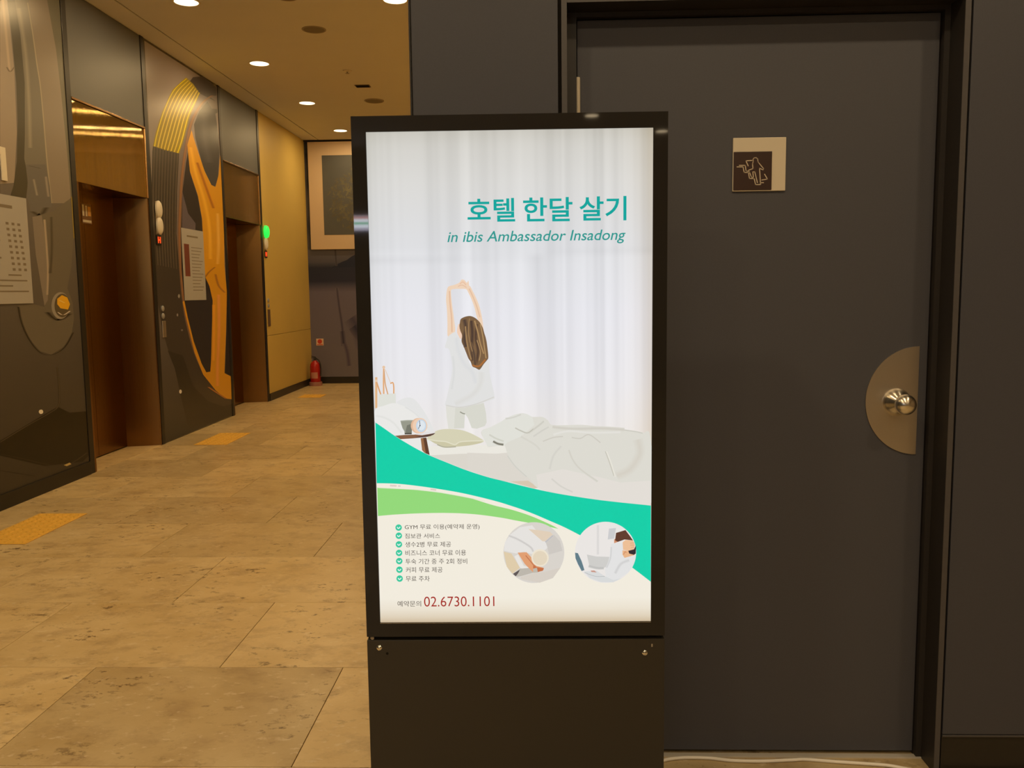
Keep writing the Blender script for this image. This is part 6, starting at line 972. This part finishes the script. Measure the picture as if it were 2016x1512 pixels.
def indicator(y, z, label):
    e = empty('floor_indicator', (XL, y, z - 0.04)); tag(e, label, 'indicator', 'lift floor indicators')
    MB().box(XL + 0.0005, XL + 0.012, y - 0.045, y + 0.045, z - 0.045, z + 0.045, bevel=0.003).build('housing', M_trim, e)
    for (a, b, c_, d) in ((-0.030, -0.014, -0.028, 0.028), (0.010, 0.026, -0.028, 0.028), (-0.014, 0.010, -0.006, 0.006)):
        MB().box(XL + 0.0115, XL + 0.0135, y + a, y + b, z + c_, z + d).build('digit_segment', M_redled, e)
indicator(7.700, 1.832, 'red glowing floor indicator under the white lift lantern')
indicator(10.745, 1.835, 'red floor indicator under the green lift lantern')
def call_panel(y, z0, z1, hw, m, label):
    e = empty('call_panel', (XL, y, z0)); tag(e, label, 'call panel', 'lift call panels')
    MB().box(XL + 0.0005, XL + 0.010, y - hw, y + hw, z0, z1, bevel=0.004).build('face_plate', m, e)
    Rm = Matrix.Rotation(PI / 2, 4, 'Y')
    for zz in (z1 + 0.045, z1 + 0.112):
        MB().lathe([(0.026, 0.0005), (0.026, 0.008), (0.020, 0.012), (0, 0.012)], 20, Matrix.Translation((XL, y - 0.005, zz)) @ Rm).build('button', mat('button_face', (0.40, 0.42, 0.48), 0.3, metal=0.3), e, smooth=True)
call_panel(7.712, 0.960, 1.108, 0.035, M_steel, 'slim steel lift call panel low on the wheel mural')
call_panel(10.775, 0.938, 1.150, 0.045, mat('bronze_call_plate', (0.20, 0.13, 0.08), 0.4, metal=0.5), 'bronze lift call panel on the yellow wall')
# sticker on the first lift leaf
st = empty('door_sticker', (-3.669, 6.985, 1.93)); tag(st, 'small white and orange sticker on the first lift door', 'sticker')
MB().box(-3.6695, -3.6675, 6.930, 7.075, 1.925, 2.085).build('sticker_sheet', mat('sticker_clear', (0.22, 0.12, 0.06), 0.4), st)
for (a, b, z0, z1, m_) in ((6.935, 6.962, 1.985, 2.075, M_white), (6.985, 7.008, 1.985, 2.07, M_white), (7.02, 7.065, 1.99, 2.065, mat('sticker_orange', (0.75, 0.42, 0.12), 0.5)), (6.935, 7.068, 1.935, 1.955, M_white)):
    MB().box(-3.6676, -3.6668, a, b, z0, z1).build('sticker_print', m_, st)

# ---------------------------------------------------------------- tactile paving pads
M_tact = grain_mat('tactile_yellow', (0.78, 0.46, 0.07), 0.12, (30, 30, 30), 0.5)
def tactile(x, y0, n, label):
    e = empty('tactile_pad', (x, y0, 0)); tag(e, label, 'tactile paving', 'yellow tactile floor pads before the lifts')
    for k in range(n):
        a = y0 + k * 0.325
        MB().box(x - 0.15, x + 0.15, a, a + 0.322, 0.0002, 0.004, bevel=0.0012, seg=1).build('pad', M_tact, e)
        d = MB()
        for i in range(6):
            for j in range(6):
                d.lathe([(0.014, 0.0038), (0.012, 0.0075), (0.006, 0.0088), (0, 0.009)], 10, Matrix.Translation((x - 0.125 + i * 0.05, a + 0.036 + j * 0.05, 0)))
        d = d.build('raised_dots', M_tact, e, smooth=True); d['kind'] = 'stuff'
tactile(-2.950, 4.475, 2, 'yellow dotted tactile pad cut by the left picture edge')
tactile(-2.955, 7.525, 2, 'yellow tactile pad before the wheel mural')
tactile(-2.985, 10.985, 1, 'furthest yellow tactile pad near the red extinguisher')

# ---------------------------------------------------------------- framed picture on the end wall
M_cream = mat('cream_picture_mount', (0.57, 0.44, 0.31), 0.5)
def bush_mat():
    m, nt, b = new_mat('dark_plant_print'); b.inputs['Roughness'].default_value = 0.5
    N = nt.nodes.new; L = nt.links.new
    tc = N('ShaderNodeTexCoord'); n = N('ShaderNodeTexNoise'); n.inputs['Scale'].default_value = 7; n.inputs['Detail'].default_value = 6; L(tc.outputs['Object'], n.inputs['Vector'])
    r = N('ShaderNodeValToRGB'); r.color_ramp.elements[0].position = 0.40; r.color_ramp.elements[1].position = 0.68; r.color_ramp.elements[0].color = (0.080, 0.076, 0.060, 1); r.color_ramp.elements[1].color = (0.150, 0.135, 0.085, 1)
    L(n.outputs['Fac'], r.inputs[0]); L(r.outputs[0], b.inputs['Base Color']); return m
pf = empty('framed_picture', (-2.55, YB, 1.985)); tag(pf, 'large cream framed dark plant picture high on the end wall', 'picture')
MB().box(-3.338, -1.76, YB - 0.045, YB - 0.001, 1.985, 3.530, bevel=0.004).build('mount', M_cream, pf)
MB().box(-3.132, -1.966, YB - 0.049, YB - 0.044, 2.195, 3.335).build('print', grain_mat('dark_print_ground', (0.075, 0.080, 0.085), 0.2, (3, 3, 3), 0.5), pf)
fo = MB(); rr = random.Random(11)
for i in range(420):
    a = rr.uniform(0, 2 * PI); q = rr.random() ** 0.6
    x = -2.58 + 0.48 * q * math.cos(a); z = 2.70 + 0.46 * q * math.sin(a)
    if z < 2.24 or x < -3.09: continue
    s_ = rr.uniform(0.02, 0.055); an = rr.uniform(0, PI)
    c_, s2 = math.cos(an), math.sin(an)
    fo.prism([(x + u * c_ - v * s2, z + u * s2 + v * c_) for u, v in ((-s_, 0), (0, s_ * .35), (s_, 0), (0, -s_ * .35))], 1, YB - 0.0502 - i * 0.000004, YB - 0.0488)
fo = fo.build('printed_foliage', bush_mat(), pf); fo['kind'] = 'stuff'
MB().prism([(-2.64, 2.22), (-2.60, 2.22), (-2.61, 2.6), (-2.63, 2.6)], 1, YB - 0.0500, YB - 0.0488).build('printed_stem', bush_mat(), pf)

# ---------------------------------------------------------------- red sign and extinguisher in the far corner
rs = empty('fire_sign', (-3.267, YB, 0.57)); tag(rs, 'small white and red square fire sign above the extinguisher', 'sign')
MB().box(-3.322, -3.212, YB - 0.010, YB - 0.0062, 0.570, 0.672, bevel=0.001).build('sign_plate', mat('fire_sign_white', (0.70, 0.52, 0.40), 0.5), rs)
MB().lathe([(0.034, 0), (0.034, 0.001), (0, 0.001)], 24, Matrix.Translation((-3.267, YB - 0.010, 0.630)) @ Matrix.Rotation(PI / 2, 4, 'X')).build('red_symbol', mat('fire_sign_red', (0.60, 0.05, 0.02), 0.5), rs)
MB().box(-3.312, -3.222, YB - 0.0108, YB - 0.0099, 0.577, 0.590).build('text_bar', mat('fire_sign_red2', (0.60, 0.10, 0.05), 0.5), rs)
EX, EY = -3.275, 12.45
ex = empty('fire_extinguisher', (EX, EY, 0)); tag(ex, 'red fire extinguisher standing in the far corner', 'extinguisher')
M_red = mat('extinguisher_red', (0.42, 0.012, 0.010), 0.28); M_blk = mat('extinguisher_black', (0.02, 0.018, 0.016), 0.4)
T = Matrix.Translation((EX, EY, 0))
MB().lathe([(0, 0.03), (0.070, 0.03), (0.074, 0.04), (0.074, 0.28), (0.070, 0.31), (0.055, 0.34), (0.030, 0.36), (0.022, 0.37), (0, 0.37)], 36, T).build('cylinder', M_red, ex, smooth=True)
MB().lathe([(0.080, 0.0), (0.094, 0.0), (0.096, 0.03), (0.092, 0.055), (0.080, 0.058), (0.077, 0.03), (0.080, 0.0)], 36, T).build('stand', mat('stand_grey_red', (0.35, 0.16, 0.13), 0.35), ex, smooth=True)
MB().lathe([(0, 0.005), (0.078, 0.005), (0.078, 0.03), (0, 0.03)], 30, T).build('stand_plate', mat('stand_silver', (0.6, 0.55, 0.5), 0.3, metal=0.7), ex, smooth=True)
MB().lathe([(0, 0.37), (0.018, 0.37), (0.020, 0.395), (0.014, 0.41), (0, 0.412)], 20, T).build('valve', M_blk, ex, smooth=True)
MB().box(EX - 0.055, EX + 0.02, EY - 0.010, EY + 0.010, 0.405, 0.415, bevel=0.003).build('handle', M_blk, ex)
MB().prism([(EX - 0.05, 0.430), (EX + 0.012, 0.415), (EX + 0.012, 0.424), (EX - 0.05, 0.440)], 1, EY - 0.009, EY + 0.009).build('lever', M_blk, ex)
MB().tube(catmull([(EX + 0.018, EY, 0.395), (EX + 0.065, EY - 0.02, 0.37), (EX + 0.088, EY - 0.03, 0.28), (EX + 0.085, EY - 0.03, 0.14)], 6), 0.009, 10).build('hose', M_blk, ex, smooth=True)
lb = MB()
for i in range(12):
    a0 = -PI / 2 - 0.7 + 1.4 * i / 12; a1 = -PI / 2 - 0.7 + 1.4 * (i + 1) / 12
    q = [lb.bm.verts.new((EX + 0.0746 * math.cos(a), EY + 0.0746 * math.sin(a), z)) for a, z in ((a0, 0.11), (a1, 0.11), (a1, 0.20), (a0, 0.20))]; lb.bm.faces.new(q)
lb.build('paper_label', mat('extinguisher_label', (0.50, 0.22, 0.16), 0.5), ex)

# ---------------------------------------------------------------- lit striped shop sign across the lobby behind the viewer (seen mirrored in the kiosk surround)
ss = empty('shop_sign', (-2.45, -9.9, 2.29)); tag(ss, 'striped lit shop sign across the lobby behind the viewer', 'sign')
MB().box(-3.3, -1.6, -10.08, -9.92, 2.29, 2.57, bevel=0.01).build('sign_box', M_trim, ss)
for (z0, z1, c_, st_) in ((2.525, 2.545, (0.5, 0.5, 0.6), 0.5), (2.49, 2.525, (0.75, 0.25, 0.2), 0.6), (2.44, 2.49, (0.85, 0.9, 1.0), 0.9), (2.405, 2.44, (0.02, 0.45, 0.15), 0.7), (2.355, 2.405, (0.85, 0.9, 1.0), 0.9), (2.31, 2.355, (0.6, 0.55, 0.7), 0.6)):
    MB().box(-3.27, -1.63, -9.925, -9.915, z0, z1).build('light_stripe', mat('sign_stripe', (0.1, 0.1, 0.1), 0.4, emit=c_, estr=st_ * 32.0), ss)
